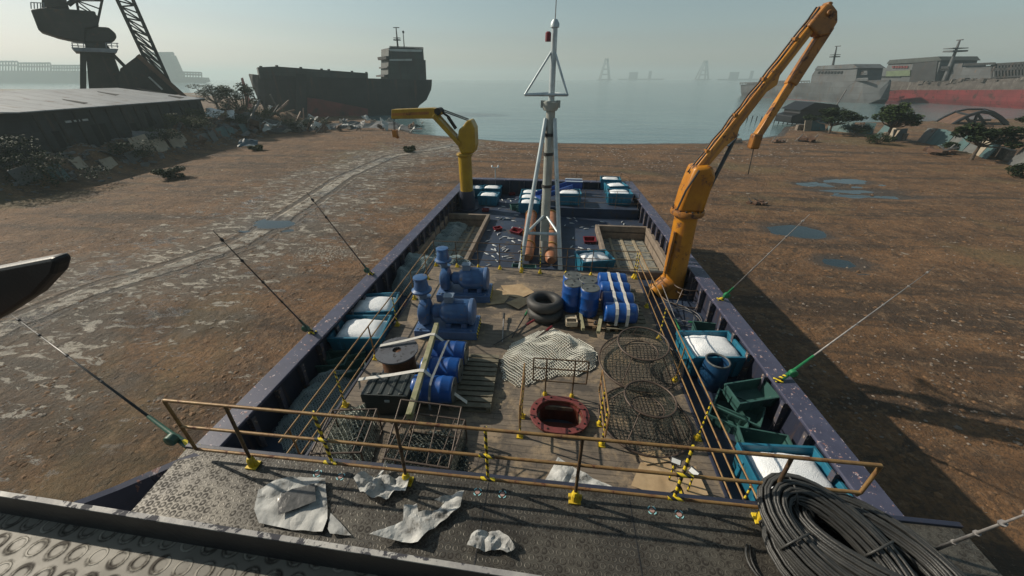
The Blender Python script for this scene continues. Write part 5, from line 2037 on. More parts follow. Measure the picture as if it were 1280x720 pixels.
for (x0, y0, x1, y1, lab) in ((659, 322, 664, 268, 'orange brown ribbed pipe lying left of the mast foot'), (689, 326, 689, 268, 'orange brown ribbed pipe lying right of the mast foot')):
    a, b = at(x0, y0, DZ + .33), at(x1, y1, DZ + .50)
    t = thing('ribbed_pipe', lab, 'pipe', a, 0, 'orange pipes beside the mast')
    d = b - a
    m = MB()
    m.tube([Vector((0, 0, 0)), d * .03, d * .12, d * .9, d], [.16, .24, .27, .27, .26], 18)
    m.build('tube', 'pipe_orange', t, smooth=True, autosmooth=60)
    for u in (.22, .5, .97):
        m = MB()
        m.tube([d * (u - .008), d * (u + .008)], [.315, .315], 18)
        bd = m.build('band', 'yellow_rust', t, smooth=True, autosmooth=40)
        m = MB()
        for s in (-.22, .22):
            p = d * u + Vector((s, 0, 0))
            m.bar(p, Vector((p.x, p.y, DZ - a.z)), .03)
        m.build('stand', 'rail_dark', bd)
# ------------------------------------------------------------------ ice bins
def make_bin(w=1.42, d=1.12, h=.72):
    t = thing('ice_bin', 'x', 'fish bin', (0, 0, 0))
    m = MB()
    def rect(a, b, z):
        return [(-a / 2, -b / 2, z), (a / 2, -b / 2, z), (a / 2, b / 2, z), (-a / 2, b / 2, z)]
    rows = [rect(w * .9, d * .9, .06), rect(w * .97, d * .97, h - .1), rect(w - .14, d - .14, h - .1), rect(w - .16, d - .16, .12)]
    m.loft([rows[0], rows[1]], close=True)
    m.loft([rect(w - .12, d - .12, h - .02), rect(w - .20, d - .20, .14)], close=True)
    m.face(rect(w * .9, d * .9, .06)[::-1])
    m.face(rect(w - .20, d - .20, .14))
    for s in (-1, 1):
        for x in (-.3, .3):
            m.box((x * w, s * d * .478, h * .45), (.09, .05, h * .66))
        for y in (-.25, .25):
            m.box((s * w * .478, y * d, h * .45), (.05, .09, h * .66))
    m.build('tub', 'bin_teal', t, bevel=.012)
    m = MB()
    m.loft([rect(w, d, h - .12), rect(w, d, h), rect(w - .12, d - .12, h), rect(w - .12, d - .12, h - .12)], close=True)
    m.loft([rect(w, d, h - .12), rect(w - .1, d - .1, h - .12)], close=True)
    m.build('rim', 'bin_teal', t, bevel=.012)
    for y in (-.33, .33):
        m = MB()
        m.box((0, y * d, .03), (w * .85, .14, .06))
        m.build('skid', 'bin_teal', t)
    m = MB()
    n = 14
    rows = []
    for i in range(n):
        row = []
        for j in range(n):
            u, v = i / (n - 1) * 2 - 1, j / (n - 1) * 2 - 1
            k = (1 - u ** 4) * (1 - v ** 4)
            row.append((u * (w - .19) / 2, v * (d - .19) / 2, h - .17 + .15 * k ** .5 + .07 * (1 - u * u) * (1 - v * v) + .03 * noise.noise(Vector((u * 3, v * 3, 1)))))
        rows.append(row)
    m.loft(rows)
    m.build('ice', 'ice', t, smooth=True)
    return t
BIN = make_bin()
GI = 'fish bins heaped with ice'
def put_bin(px, py, z, rz, label, first=False, sc=1.0):
    p = at(px, py, z + .62 * sc)
    o = BIN if first else copy_tree(BIN)
    o.location = (p.x, p.y, z)
    o.rotation_euler = (0, 0, rz)
    o.scale = (sc,) * 3
    tag(o, label, 'fish bin', GI)
    return o
put_bin(889, 433, DZ, R(6), 'teal bin of ice on the right side deck beside the open blue drum', True)
put_bin(990, 594, DZ, R(3), 'teal bin of ice under the right end of the balcony railing', sc=1.0)
put_bin(467, 381, DZ, R(12), 'blue green bin of ice on the left side deck nearer the pumps')
put_bin(452, 411, DZ, R(6), 'blue green bin of ice on the left side deck, nearer the dark crates')
put_bin(743, 322, DZ, R(16), 'bright teal bin of ice beside the right hold, behind the standing barrels', sc=.93)
put_bin(711, 241, PZ, R(2), 'teal bin of ice on the far platform by the blue chute', sc=.95)
put_bin(763, 224, PZ, R(-3), 'teal bin of ice at the far end railing, farthest back', sc=.9)
put_bin(770, 232, PZ, R(14), 'teal bin of ice turned askew behind another at the far right corner', sc=.85)
put_bin(774, 241, PZ, R(0), 'teal bin of ice in front of a skewed one at the far right corner', sc=.95)
put_bin(611, 244, DZ, R(-2), 'teal bin of ice just right of the yellow crane pedestal', sc=.85)
put_bin(613, 238, DZ, R(-2), 'teal bin of ice behind another, right of the yellow crane', sc=.85).location.y += .62
put_bin(592, 235, DZ, R(0), 'teal bin of ice tucked behind the yellow crane pedestal', sc=.85)
b0 = put_bin(662, 253, DZ, R(0), 'lowest teal bin in the stepped row left of the mast', sc=.85)
for k, lab in enumerate(('middle teal bin in the stepped row left of the mast', 'farthest teal bin in the stepped row left of the mast')):
    o = copy_tree(BIN, (b0.location.x - .06, b0.location.y + 1.05 * (k + 1), DZ), 0, lab, GI, scale=.85)

# green crates
def make_crate(w=.95, d=.55, h=.34):
    t = thing('fish_crate', 'x', 'crate')
    def rect(a, b, z):
        return [(-a / 2, -b / 2, z), (a / 2, -b / 2, z), (a / 2, b / 2, z), (-a / 2, b / 2, z)]
    m = MB()
    m.loft([rect(w * .92, d * .9, 0), rect(w * .97, d * .96, h - .05)], close=True)
    m.loft([rect(w - .06, d - .06, h - .01), rect(w * .9 - .06, d * .88 - .05, .03)], close=True)
    m.face(rect(w * .92, d * .9, 0)[::-1])
    m.face(rect(w * .9 - .06, d * .88 - .05, .03))
    for s in (-1, 1):
        for x in (-.36, -.12, .12, .36):
            m.box((x * w, s * d * .475, h * .45), (.04, .03, h * .8))
        m.box((s * w * .48, 0, h * .45), (.03, .05, h * .8))
    m.build('box', 'crate_green', t, bevel=.006)
    m = MB()
    m.loft([rect(w, d, h - .06), rect(w, d, h), rect(w - .07, d - .07, h), rect(w - .07, d - .07, h - .06)], close=True)
    m.build('rim', 'crate_green', t, bevel=.006)
    return t
CR = make_crate()
GC = 'dark green fish crates on the decks'
def put_crate(px, py, z, rz, label, first=False, tilt=(0, 0), sc=1.0):
    p = at(px, py, z + .3)
    o = CR if first else copy_tree(CR)
    o.location = (p.x, p.y, z)
    o.rotation_euler = (tilt[0], tilt[1], rz)
    o.scale = (sc,) * 3
    tag(o, label, 'crate', GC)
    return o
put_crate(939, 487, DZ + .33, R(14), 'dark green crate propped on others against the right bulwark', True, (R(8), R(-4)))
put_crate(924, 507, DZ, R(-32), 'dark green crate lying skewed on the right side deck, middle one of three', tilt=(R(12), 0))
put_crate(945, 492, DZ, R(6), 'bottom crate beneath the propped one at the right bulwark')
put_crate(958, 553, DZ, R(-8), 'dark green crate behind the bin under the balcony railing')
put_crate(888, 410, DZ, R(-6), 'dark green crate behind the teal bin near the hoop trap', sc=.95)
put_crate(912, 519, DZ, R(-30), 'flat green crate against the skewed one on the right side deck', sc=.8)
put_crate(433, 441, DZ, R(28), 'dark green crate nearest the bins on the left side deck', tilt=(R(-6), 0))
put_crate(412, 448, DZ, R(10), 'dark green crate nearest the left bulwark', tilt=(R(5), 0))
put_crate(437, 457, DZ, R(30), 'dark green crate nearest the wooden deck edge on the left', sc=.8)
put_crate(655, 334, DZ, R(4), 'dark green crate left of the mast foot behind the thin railing', tilt=(R(-10), 0))
put_crate(654, 345, DZ, R(-4), 'dark green crate at the foot of the left mast leg', sc=.9)
put_crate(646, 255, DZ, R(20), 'small dark crate on the far deck left of the mast', sc=.8)
put_crate(654, 258, DZ, R(-10), 'dark crate close beside the mast on the far deck', sc=.8)

# red trays
def make_tray():
    t = thing('red_tray', 'x', 'tray')
    def rect(a, b, z):
        return [(-a / 2, -b / 2, z), (a / 2, -b / 2, z), (a / 2, b / 2, z), (-a / 2, b / 2, z)]
    m = MB()
    m.loft([rect(.6, .4, 0), rect(.68, .46, .2), rect(.62, .40, .2), rect(.55, .35, .02)], close=True)
    m.face(rect(.6, .4, 0)[::-1])
    m.face(rect(.55, .35, .02))
    m.build('tray', 'tray_red', t)
    m = MB()
    m.loft([rect(.72, .5, .18), rect(.72, .5, .21), rect(.6, .38, .21), rect(.6, .38, .18)], close=True)
    m.build('rim', 'tray_red', t)
    return t
TR = make_tray()
for k, (px, py, rz, ti, lab) in enumerate(((737, 299, .1, .25, 'red tray between the mast and the right hold'), (646, 288, -.5, .2, 'red tray between the left hold and the mast'), (607, 261, .1, .1, 'red tray at the far edge of the left hold'), (640, 241, .2, .1, 'red tray at the far end bulwark'), (622, 284, .6, .1, 'red tray at the corner of the left hold'), (442, 396 + 45, .7, .3, 'red tray leaning at the left railing'))):
    p = at(px, py, DZ + .15)
    if k == 5:
        p = at(517, 384, DZ + .1)
    o = TR if k == 0 else copy_tree(TR)
    o.location = (p.x, p.y, DZ + .02)
    o.rotation_euler = (ti, 0, rz)
    o.scale = (.6,) * 3 if k in (2, 3, 4) else (.82,) * 3
    tag(o, lab, 'tray', 'red trays on the steel deck')

# open blue drum
p = at(887, 480, DZ)
t = thing('open_drum', 'open topped dark blue plastic drum on the right side deck', 'drum', (p.x, p.y, DZ))
m = MB()
m.lathe([(.27, 0), (.30, .05), (.31, .3), (.30, .62), (.27, .72), (.27, .76)], 24, cap=False)
m.lathe([(.245, .76), (.245, .1)], 24, cap=False)
m.face([(.27 * math.cos(a * .3927), .27 * math.sin(a * .3927), .02) for a in range(16)])
m.build('body', 'drum_dark', t, smooth=True, autosmooth=40)
m = MB()
m.lathe([(.275, .745), (.285, .77), (.25, .785), (.24, .75)], 24, cap=False)
m.build('rim', 'lid_grey', t, smooth=True)

# ------------------------------------------------------------------ pumps
def make_pump():
    t = thing('pump_unit', 'x', 'pump')
    m = MB()
    m.box((0, 0, .13), (1.72, .86, .26))
    m.box((0, 0, .27), (1.60, .70, .04))
    m.build('base', 'pump_base', t, bevel=.02)
    m = MB()
    m.box((.862, 0, .14), (.012, .80, .2))
    m.build('hazard_strip', 'hazard_tape', t)
    m = MB()
    Ry = Matrix.Rotation(R(90), 3, 'Y')
    c = (.22, 0, .66)
    m.lathe([(.10, -.66), (.14, -.62), (.20, -.56), (.20, -.40), (.30, -.30), (.345, -.2), (.345, .40), (.33, .44)], 28, c, rot=Ry)
    for k in range(10):
        a = math.pi * 2 * k / 10
        m.box((c[0] + .08, .345 * math.cos(a), c[2] + .345 * math.sin(a)), (.5, .02, .02), rot=Matrix.Rotation(a, 3, 'X'))
    m.box((c[0] - .15, -.22, .36), (.14, .18, .16))
    m.box((c[0] + .28, -.22, .36), (.14, .18, .16))
    m.box((c[0] - .15, .22, .36), (.14, .18, .16))
    m.box((c[0] + .28, .22, .36), (.14, .18, .16))
    m.build('motor', 'pump_blue', t, smooth=True, autosmooth=35)
    m = MB()
    m.lathe([(.36, .42), (.37, .45), (.37, .52), (.30, .56), (.1, .57)], 28, c, rot=Ry)
    m.build('fan_cover', 'pump_base', t, smooth=True, autosmooth=35)
    m = MB()
    m.box((.10, -.02, 1.07), (.24, .22, .18))
    m.box((.10, -.02, 1.17), (.28, .26, .03))
    m.build('terminal_box', 'pump_grey', t, bevel=.015)
    m = MB()
    c2 = (-.60, 0, .62)
    m.lathe([(.12, -.17), (.26, -.15), (.36, -.10), (.38, .0), (.36, .10), (.26, .15), (.14, .17)], 28, c2, rot=Ry)
    m.box((-.60, 0, .33), (.2, .34, .14))
    m.lathe([(.14, 0), (.13, .18), (.16, .2)], 18, (-.62, .22, .78))
    m.build('volute', 'pump_blue', t, smooth=True, autosmooth=40)
    m = MB()
    m.lathe([(.12, .0), (.12, .26), (.13, .3)], 18, (-.66, .12, .92))
    m.build('riser', 'pump_grey', t, smooth=True, autosmooth=40)
    m = MB()
    m.lathe([(.26, 0), (.27, .02), (.27, .05), (.20, .09), (.17, .34), (.16, .36), (.19, .37), (.19, .43), (.15, .44)], 24, (-.66, .12, 1.20))
    m.build('intake_cone', 'pump_blue', t, smooth=True, autosmooth=35)
    for sx in (-.7, .7):
        for sy in (-.38, .38):
            m = MB()
            m.lathe([(.025, .26), (.025, .30)], 6, (sx, sy, 0))
            m.build('bolt', 'pump_grey', t)
    return t
PU = make_pump()
p = at(561, 411, .05)
PU.location = (p.x, p.y, 0)
PU.rotation_euler = (0, 0, R(3))
tag(PU, 'blue motor pump nearer the wire spool and strapped barrels', 'pump', 'blue motor pumps on the wooden deck')
p = at(582, 368, .05)
copy_tree(PU, (p.x, p.y, 0), R(3), 'blue motor pump farther back by the thin dark railing')

# ------------------------------------------------------------------ barrels, pallets, straps
def make_barrel():
    t = thing('blue_barrel', 'x', 'barrel')
    m = MB()
    m.lathe([(.25, 0), (.275, .02), (.285, .06), (.285, .22), (.295, .24), (.295, .27), (.285, .29), (.285, .60), (.295, .62), (.295, .65), (.285, .67), (.285, .82), (.27, .87), (.25, .88)], 28)
    m.build('body', 'drum_blue', t, smooth=True, autosmooth=50)
    m = MB()
    m.lathe([(.262, .872), (.272, .885), (.262, .897), (.245, .897), (.243, .888), (.01, .888)], 28)
    m.build('lid', 'lid_grey', t, smooth=True, autosmooth=40)
    for x in (-.13, .13):
        m = MB()
        m.lathe([(.03, .888), (.03, .902)], 10, (x, 0, 0))
        m.build('bung', 'black_paint', t)
    return t
BA = make_barrel()
GB = 'blue barrels strapped on the pallets'
def pallet(name, label, c, w, d, rz=0, h=.14, mat='pallet_wood', nb=8):
    t = thing(name, label, 'pallet', c, rz, 'wooden pallets under the cargo')
    m = MB()
    for k in range(nb):
        y = -d / 2 + d * (k + .5) / nb
        m.box((rnd.uniform(-.01, .01), y, h - .011), (w, d / nb * .72, .022))
    m.build('deck_boards', mat, t)
    m = MB()
    for k in range(3):
        m.box((-w / 2 + .05 + (w - .1) * k / 2, 0, (h - .022) / 2 + .01), (.09, d, h - .045))
    m.build('bearers', mat, t)
    m = MB()
    for k in range(3):
        m.box((0, -d / 2 + .05 + (d - .1) * k / 2, .011), (w, .1, .02))
    m.build('bottom_boards', mat, t)
    return t
# right cargo
pc = at(741, 388, .1)
pallet('wooden_pallet', 'reddish wooden pallet carrying the standing barrels', (pc.x + .0, pc.y + .1, 0), 1.35, 2.0, R(-2), nb=10)
pc2 = at(778, 392, .1)
pallet('wooden_pallet', 'grey wooden pallet under the four lying barrels right of the standing ones', (pc2.x + .03, pc2.y + .30, 0), 1.15, 2.4, R(-1), mat='old_plank', nb=12)
pz = .14
stand = [((716, 344), 'standing blue barrel at the back left of the group of four'), ((716.5, 354), 'standing blue barrel at the front left of the group of four'), ((735.5, 349.5), 'standing blue barrel at the back right of the group of four'), ((738, 359.5), 'standing blue barrel at the front right of the group of four')]
for k, ((px, py), lab) in enumerate(stand):
    p = at(px, py, pz + .88)
    o = BA if k == 0 else copy_tree(BA)
    o.location = (p.x, p.y, pz)
    o.rotation_euler = (0, 0, k * 1.3)
    tag(o, lab, 'barrel', GB)
LY = []
for k, ((px, py), lab) in enumerate((((764, 354), 'lying blue barrel farthest back under two white straps'), ((768, 366), 'lying blue barrel second from the back under white straps'), ((772, 378), 'lying blue barrel second from the front under white straps'), ((776, 391), 'lying blue barrel at the front under two white straps'))):
    p = at(px, py, pz + .29)
    LY.append(Vector((p.x, p.y, pz + .295)))
xm = sum(p.x for p in LY) / 4
yb = [LY[3].y + (LY[0].y - LY[3].y) * (3 - k) / 3 for k in range(4)]
for k, (p, lab) in enumerate(zip(LY, ('lying blue barrel farthest back under two white straps', 'lying blue barrel second from the back under white straps', 'lying blue barrel second from the front under white straps', 'lying blue barrel at the front under two white straps'))):
    o = copy_tree(BA, None, None, lab, GB)
    LY[k] = Vector((xm, LY[3].y + (3 - k) * .615, pz + .295))
    o.location = LY[k] + Vector((-.44, 0, 0))
    o.rotation_euler = (0, R(90), 0)
def strap_over(name, label, pts, w, mat='strap_white', group='cargo straps', side=Vector((1, 0, 0)), th=.008):
    m = MB()
    pts = [Vector(p) for p in pts]
    rows = [[p - side * w / 2, p + side * w / 2] for p in pts]
    m.loft(rows)
    o = m.build(name, mat, None, solid=th)
    tag(o, label, 'strap', group)
    return o
for dx, lab in ((-.13, 'pale strap over the lying barrels, the one nearer the standing barrels'), (.17, 'pale strap over the lying barrels, the one nearer the right railing')):
    pts = []
    f = LY[3]
    pts.append((f.x + dx, f.y - .31, pz + .04))
    for k in (3, 2, 1, 0):
        c = LY[k]
        for a in ((190, 160, 130, 100, 75, 60) if k == 3 else (118, 95, 75, 60) if k else (118, 95, 60, 30, 0)):
            pts.append((c.x + dx, c.y - .305 * math.cos(R(180 - a)) * -1 * -1 if False else c.y + .305 * math.cos(R(a)), c.z + .305 * math.sin(R(a))))
    pts.append((LY[0].x + dx, LY[0].y + .31, pz + .04))
    strap_over('cargo_strap', lab, pts, .085, group='pale straps over the right barrels')
# planks and small boxes on the right pallets
for k, (px, py, w_, d_, h_, rz, mt, lab) in enumerate(((714, 400, .30, .34, .16, .1, 'pale_wood', 'pale empty wooden box on the pallet below the standing barrels'), (727, 398, .09, .9, .10, .05, 'mossy_beam', 'short mossy wooden beam on the pallet between box and barrels'), (750, 403, .10, .8, .09, -.2, 'mossy_beam', 'mossy wooden offcut on the pallet beside the lying barrels'))):
    p = at(px, py, .25)
    t = thing('wooden_box' if k == 0 else 'wood_offcut', lab, 'box' if k == 0 else 'beam', (p.x, p.y, pz), rz)
    m = MB()
    if k == 0:
        for s in (-1, 1):
            m.box((s * w_ / 2, 0, h_ / 2), (.025, d_, h_))
            m.box((0, s * d_ / 2, h_ / 2), (w_ - .03, .025, h_))
        m.box((0, 0, .015), (w_ - .03, d_ - .03, .02))
        m.box((0, .02, h_ + .012), (w_ + .02, .09, .02))
    else:
        m.box((0, 0, h_ / 2), (w_, d_, h_))
    m.build('boards' if k == 0 else 'timber', mt, t, bevel=.006)
for k, (px, py, lab) in enumerate(((728, 401, 'small black shackle on the pallet near the pale box'), (746, 404, 'small black shackle between the mossy offcut and barrels'), (757, 401, 'small black shackle at the end of the front barrel'))):
    p = at(px, py, .2)
    m = MB()
    m.tube([(-.06, 0, .02), (-.05, .08, .05), (0, .11, .06), (.05, .08, .05), (.06, 0, .02)], .022, 8)
    m.bar((-.09, 0, .03), (.09, 0, .03), .02)
    o = m.build('shackle', 'black_paint')
    o.location = (p.x, p.y, pz)
    tag(o, lab, 'shackle')
# left cargo
pc = at(560, 470, .1)
pallet('wooden_pallet', 'grey slatted wooden pallet under the three barrels of the left cargo', (pc.x + .28, pc.y - .05, 0), 1.7, 1.75, R(2), mat='old_plank', nb=11)
for k, ((px, py), lab) in enumerate((((559, 440), 'lying blue barrel of the left cargo nearest the pump'), ((557, 458), 'middle lying blue barrel of the left cargo'), ((554, 478), 'lying blue barrel of the left cargo nearest the cages'))):
    p = at(px, py, pz + .32)
    if k == 0:
        B0 = p
    o = copy_tree(BA, None, None, lab, 'blue barrels of the left cargo')
    o.location = (B0.x - .42, B0.y - k * .60, pz + .295)
    o.rotation_euler = (0, R(90), R(2))
bx, by = B0.x, B0.y
strap_over('cargo_strap', 'thin grey strap along the tops of the three left barrels', [(bx + .02, by + .33, pz + .05), (bx + .02, by + .30, pz + .3), (bx + .02, by + .15, pz + .56), (bx + .02, by, pz + .605), (bx + .02, by - .6, pz + .605), (bx + .02, by - 1.2, pz + .605), (bx + .02, by - 1.36, pz + .56), (bx + .02, by - 1.51, pz + .3), (bx + .02, by - 1.53, pz + .02)], .05, 'strap_grey', 'straps of the left cargo')
# spool
ps = at(499, 452, .4)
t = thing('cable_spool', 'grey cable spool with rusty wire lying on its side by the long beam', 'spool', (ps.x, ps.y, 0))
m = MB()
m.lathe([(.10, .72), (.48, .72), (.485, .74), (.48, .76), (.10, .76), (.10, .3)], 32, cap=False)
m.lathe([(.48, .02), (.485, .04), (.48, .06), (.1, .06)], 32)
m.build('flange', 'spool_grey', t, smooth=True, autosmooth=40)
m = MB()
prof = []
for k in range(14):
    z = .07 + .64 * k / 13
    prof.append((.36 + (.018 if k % 2 else 0), z))
m.lathe(prof, 28)
m.build('wire_winding', 'spool_wire', t, smooth=True)
m = MB()
m.lathe([(.1, .70), (.1, .2)], 16, cap=False)
m.face([(.1 * math.cos(k * .3927), .1 * math.sin(k * .3927), .25) for k in range(16)])
m.build('hub_bore', 'hollow_black', t)
# black case on a base
pcs = at(486, 500, .3)
t = thing('black_case', 'black ribbed equipment case beside the spool under a white strap', 'case', (pcs.x, pcs.y + .15, 0), R(3))
m = MB()
m.box((0, 0, .20), (.92, .62, .36))
m.build('body', 'case_dark', t, bevel=.02)
m = MB()
m.box((0, 0, .50), (.98, .66, .24))
for x in (-.32, -.1, .12, .34):
    m.box((x, 0, .63), (.08, .60, .03))
m.build('lid', 'case_dark', t, bevel=.02)
m = MB()
m.box((0.05, -.34, .47), (.10, .02, .05))
m.build('latch', 'galv', t)
# long mossy beam and straps over it
ba, bb = at(546, 406, .82), at(511, 521, .72)
m = MB()
m.beam(ba - Vector(ba), bb - ba, .11, .14)
o = m.build('long_beam', 'mossy_beam', None, bevel=.008)
o.location = ba
tag(o, 'long mossy timber lying over the left cargo between spool and barrels', 'beam')
bt = lambda u: ba.lerp(bb, u) + Vector((0, 0, .085))
a1_, c1_ = at(474, 432, .80), at(586, 449, .16)
a2_, c2_ = at(447, 474, .68), at(584, 503, .15)
for lab, a_, mid, c_ in (('white strap from the spool top over the long beam to the pallet', a1_, bt(.17), c1_), ('white strap from the black case over the long beam to the pallet', a2_, bt(.60), c2_)):
    sd_ = (bb - ba).normalized()
    strap_over('cargo_strap', lab, [a_ + Vector((0, 0, -.25)), a_ + Vector((.02, 0, 0)), a_.lerp(mid, .5) + Vector((0, 0, -.01)), mid - Vector((.05, 0, 0)), mid + Vector((.05, 0, 0)), mid.lerp(c_, .5), c_], .085, group='straps of the left cargo', side=sd_)

# tyres
ptz = at(682, 384, .3)
m = MB()
m.lathe([(.30, -.10), (.36, -.15), (.46, -.15), (.53, -.08), (.545, 0), (.53, .08), (.46, .15), (.36, .15), (.30, .10), (.29, 0), (.30, -.10)], 36, cap=False)
ty = m.build('tyre', 'rubber', None, smooth=True)
ty.location = (ptz.x, ptz.y, .16)
tag(ty, 'lower black tyre of the stack beside the pallet', 'tyre', 'stacked black tyres')
o = ty.copy()
COL.objects.link(o)
o.location = (ptz.x - .03, ptz.y + .02, .46)
o.rotation_euler = (R(-3), R(2), .5)
tag(o, 'upper black tyre resting on another beside the pallet', 'tyre', 'stacked black tyres')

# ------------------------------------------------------------------ nets
def net(name, label, cat, outline, z0, amp, cell, wire, mat, seed, group=None, layers=1, base=None, mound=.0):
    """a heap of netting inside an outline on the deck; meshes run diagonally"""
    P = [at(x, y, z0).xy for x, y in outline]
    cx_ = sum(p.x for p in P) / len(P)
    cy_ = sum(p.y for p in P) / len(P)
    R0 = max((Vector((cx_, cy_)) - p).length for p in P)
    def inside(x, y):
        c = False
        for i in range(len(P)):
            a, b = P[i], P[i - 1]
            if (a.y > y) != (b.y > y) and x < (b.x - a.x) * (y - a.y) / (b.y - a.y) + a.x:
                c = not c
        return c
    def edge_d(x, y):
        return min(seg_dist(Vector((x, y)), P[i - 1], P[i])[0] for i in range(len(P)))
    t = thing(name, label, cat, (cx_, cy_, z0), 0, group)
    if layers > 1:
        layers = layers + 1
    for ly in range(layers):
        m = MB()
        n = int(R0 * 1.5 / cell) + 2
        vs = {}
        ca, sa = math.cos(.78 + ly * .5 * (ly < 2)), math.sin(.78 + ly * .5 * (ly < 2))
        def vert(i, j):
            if (i, j) in vs:
                return vs[(i, j)]
            u, v = i * cell, j * cell
            x, y = u * ca - v * sa, u * sa + v * ca
            x += .35 * cell * noise.noise(Vector((x * 2.5, y * 2.5, seed)))* 2
            y += .35 * cell * noise.noise(Vector((x * 2.5, y * 2.5, seed + 5)))* 2
            e = edge_d(x + cx_, y + cy_)
            k = min(1, e / .35)
            z = .022 - .012 * (ly == 2) + k * (mound + amp * (.5 + noise.noise(Vector((x * 1.6, y * 1.6, seed + 1)))) + .3 * amp * noise.noise(Vector((x * 5, y * 5, seed + 2)))) - ly * .03
            vs[(i, j)] = m.bm.verts.new((x, y, max(z, .012)))
            return vs[(i, j)]
        for i in range(-n, n):
            for j in range(-n, n):
                u, v = (i + .5) * cell, (j + .5) * cell
                x, y = u * ca - v * sa, u * sa + v * ca
                if inside(x + cx_, y + cy_):
                    m.bm.faces.new((vert(i, j), vert(i + 1, j), vert(i + 1, j + 1), vert(i, j + 1)))
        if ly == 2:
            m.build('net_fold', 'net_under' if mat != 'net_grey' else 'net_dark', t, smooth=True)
        else:
            m.build('netting', mat, t, wire=wire)
    return t
net('white_net', 'heap of thick white netting spread behind the oval hatch', 'net', [(640, 432), (668, 416), (692, 412), (712, 420), (734, 432), (746, 442), (742, 462), (720, 470), (694, 470), (672, 478), (646, 484), (630, 474), (626, 452)], 0, .17, .060, .027, 'net_white', 3, mound=.05)
net('grey_net', 'fine blue grey net heaped on the left side deck beyond the bins', 'net', [(490, 350), (505, 330), (540, 322), (590, 330), (600, 340), (560, 346), (535, 352), (515, 372), (492, 366)], DZ, .30, .055, .016, 'net_blue', 6, 'fine nets on the left deck', 2, mound=.3)
net('grey_net', 'fine blue grey net spread on the left side deck below the crates', 'net', [(372, 490), (400, 468), (440, 462), (446, 480), (430, 520), (410, 560), (360, 570), (345, 540)], DZ, .22, .055, .016, 'net_blue', 8, 'fine nets on the left deck', 2, mound=.12)
net('grey_net', 'fine grey net draped over the left half of the left hold', 'net', [(556, 281), (585, 281), (572, 300), (560, 325), (520, 328), (528, 306)], -.79, .22, .09, .026, 'net_blue', 9, 'fine nets on the left deck', 2, mound=.1)
net('grey_net', 'pale tangled net bundle filling the wire cages at the left front', 'net', [(420, 520), (460, 505), (468, 540), (462, 590), (420, 590), (408, 550)], 0, .36, .075, .024, 'net_grey', 12, 'fine nets on the left deck', 2, mound=.12)
net('grey_net', 'dark net bundle inside the near open cage', 'net', [(490, 545), (560, 540), (585, 560), (580, 600), (480, 596)], 0, .25, .075, .022, 'net_dark', 14, 'fine nets on the left deck', 2, mound=.1)

# hoop traps
def hoop_trap(c, rb, rt, h, label, seed, tilt=(0, 0), parts=5, rz=0, netted=True):
    t = thing('hoop_trap', label, 'trap', c, 0, 'round netted hoop traps')
    t.rotation_euler = (tilt[0], tilt[1], rz)
    for (r_, z, w_) in ((rb, .03, .024), (rt, h, .022), (rt * .66, h * .55, .014)):
        m = MB()
        m.ring((0, 0, z), r_, w_, 40, 8)
        m.build('hoop', 'trap_bar', t, smooth=True)
    for k in range(parts):
        a = 2 * math.pi * k / parts + .35
        m = MB()
        m.bar((rb * math.cos(a), rb * math.sin(a), .03), (rt * math.cos(a), rt * math.sin(a), h), .013)
        m.build('stay', 'trap_bar', t)
    if netted:
        m = MB()
        na, nr = 64, 11
        rows = []
        for i in range(nr + 1):
            u = i / nr
            row = []
            for k in range(na):
                a = 2 * math.pi * (k + .5 * i) / na
                rr = rb + (rt - rb) * u - .10 * math.sin(math.pi * u) * (1 + .5 * math.sin(a * parts))
                row.append((rr * math.cos(a), rr * math.sin(a), .03 + (h - .03) * u - .05 * math.sin(math.pi * u)))
            rows.append(row)
        m.loft(rows, close=True)
        m.build('side_net', 'net_dark', t, wire=.010)
        m = MB()
        rows = []
        for i in range(7):
            u = i / 6
            rows.append([((rt * (1 - u) + rt * .66 * u) * math.cos(2 * math.pi * (k + .5 * i) / 44), (rt * (1 - u) + rt * .66 * u) * math.sin(2 * math.pi * (k + .5 * i) / 44), h + (h * .55 - h) * u) for k in range(44)])
        m.loft(rows, close=True)
        m.build('throat_net', 'net_dark', t, wire=.009)
        m = MB()
        g = []
        n_ = 24
        for i in range(n_):
            g.append([(rb * .98 * (i / (n_ - 1) * 2 - 1), rb * .98 * (j / (n_ - 1) * 2 - 1), .02) for j in range(n_)])
        for i in range(n_ - 1):
            for j in range(n_ - 1):
                q_ = (g[i][j], g[i + 1][j], g[i + 1][j + 1], g[i][j + 1])
                if all(x * x + y * y < (rb * .98) ** 2 for x, y, z in q_):
                    m.face(q_)
        bmesh.ops.remove_doubles(m.bm, verts=m.bm.verts, dist=.001)
        m.build('floor_net', 'net_dark', t, wire=.012)
    return t
p = at(800, 462, 0)
hoop_trap((p.x, p.y + .15, .12), .98, .58, .62, 'round hoop trap beside the strapped barrels, overlapping another', 1, (R(4), R(-3)))
p = at(806, 530, 0)
hoop_trap((p.x, p.y + .1, .02), .93, .50, .60, 'round hoop trap nearest the balcony railing', 2, (R(-2), R(2)))
p = at(853, 374, DZ)
hoop_trap((p.x, p.y, DZ), .72, .40, .5, 'round hoop trap round the foot of the orange crane', 3, (R(-6), R(4)), netted=False)
# folded thin hoops and rods on the right side deck
p = at(852, 400, DZ)
t = thing('loose_hoops', 'thin wire hoops lying on the side deck behind the green crate', 'hoop', (p.x, p.y, DZ))
for (x, y, r_, z) in ((0, 0, .55, .03), (.12, .1, .48, .06), (-.2, .2, .6, .09)):
    m = MB()
    m.ring((x, y, z), r_, .009, 32, 5, rot=Matrix.Rotation(R(5), 3, 'X'))
    m.build('hoop', 'rod_grey', t, smooth=True)

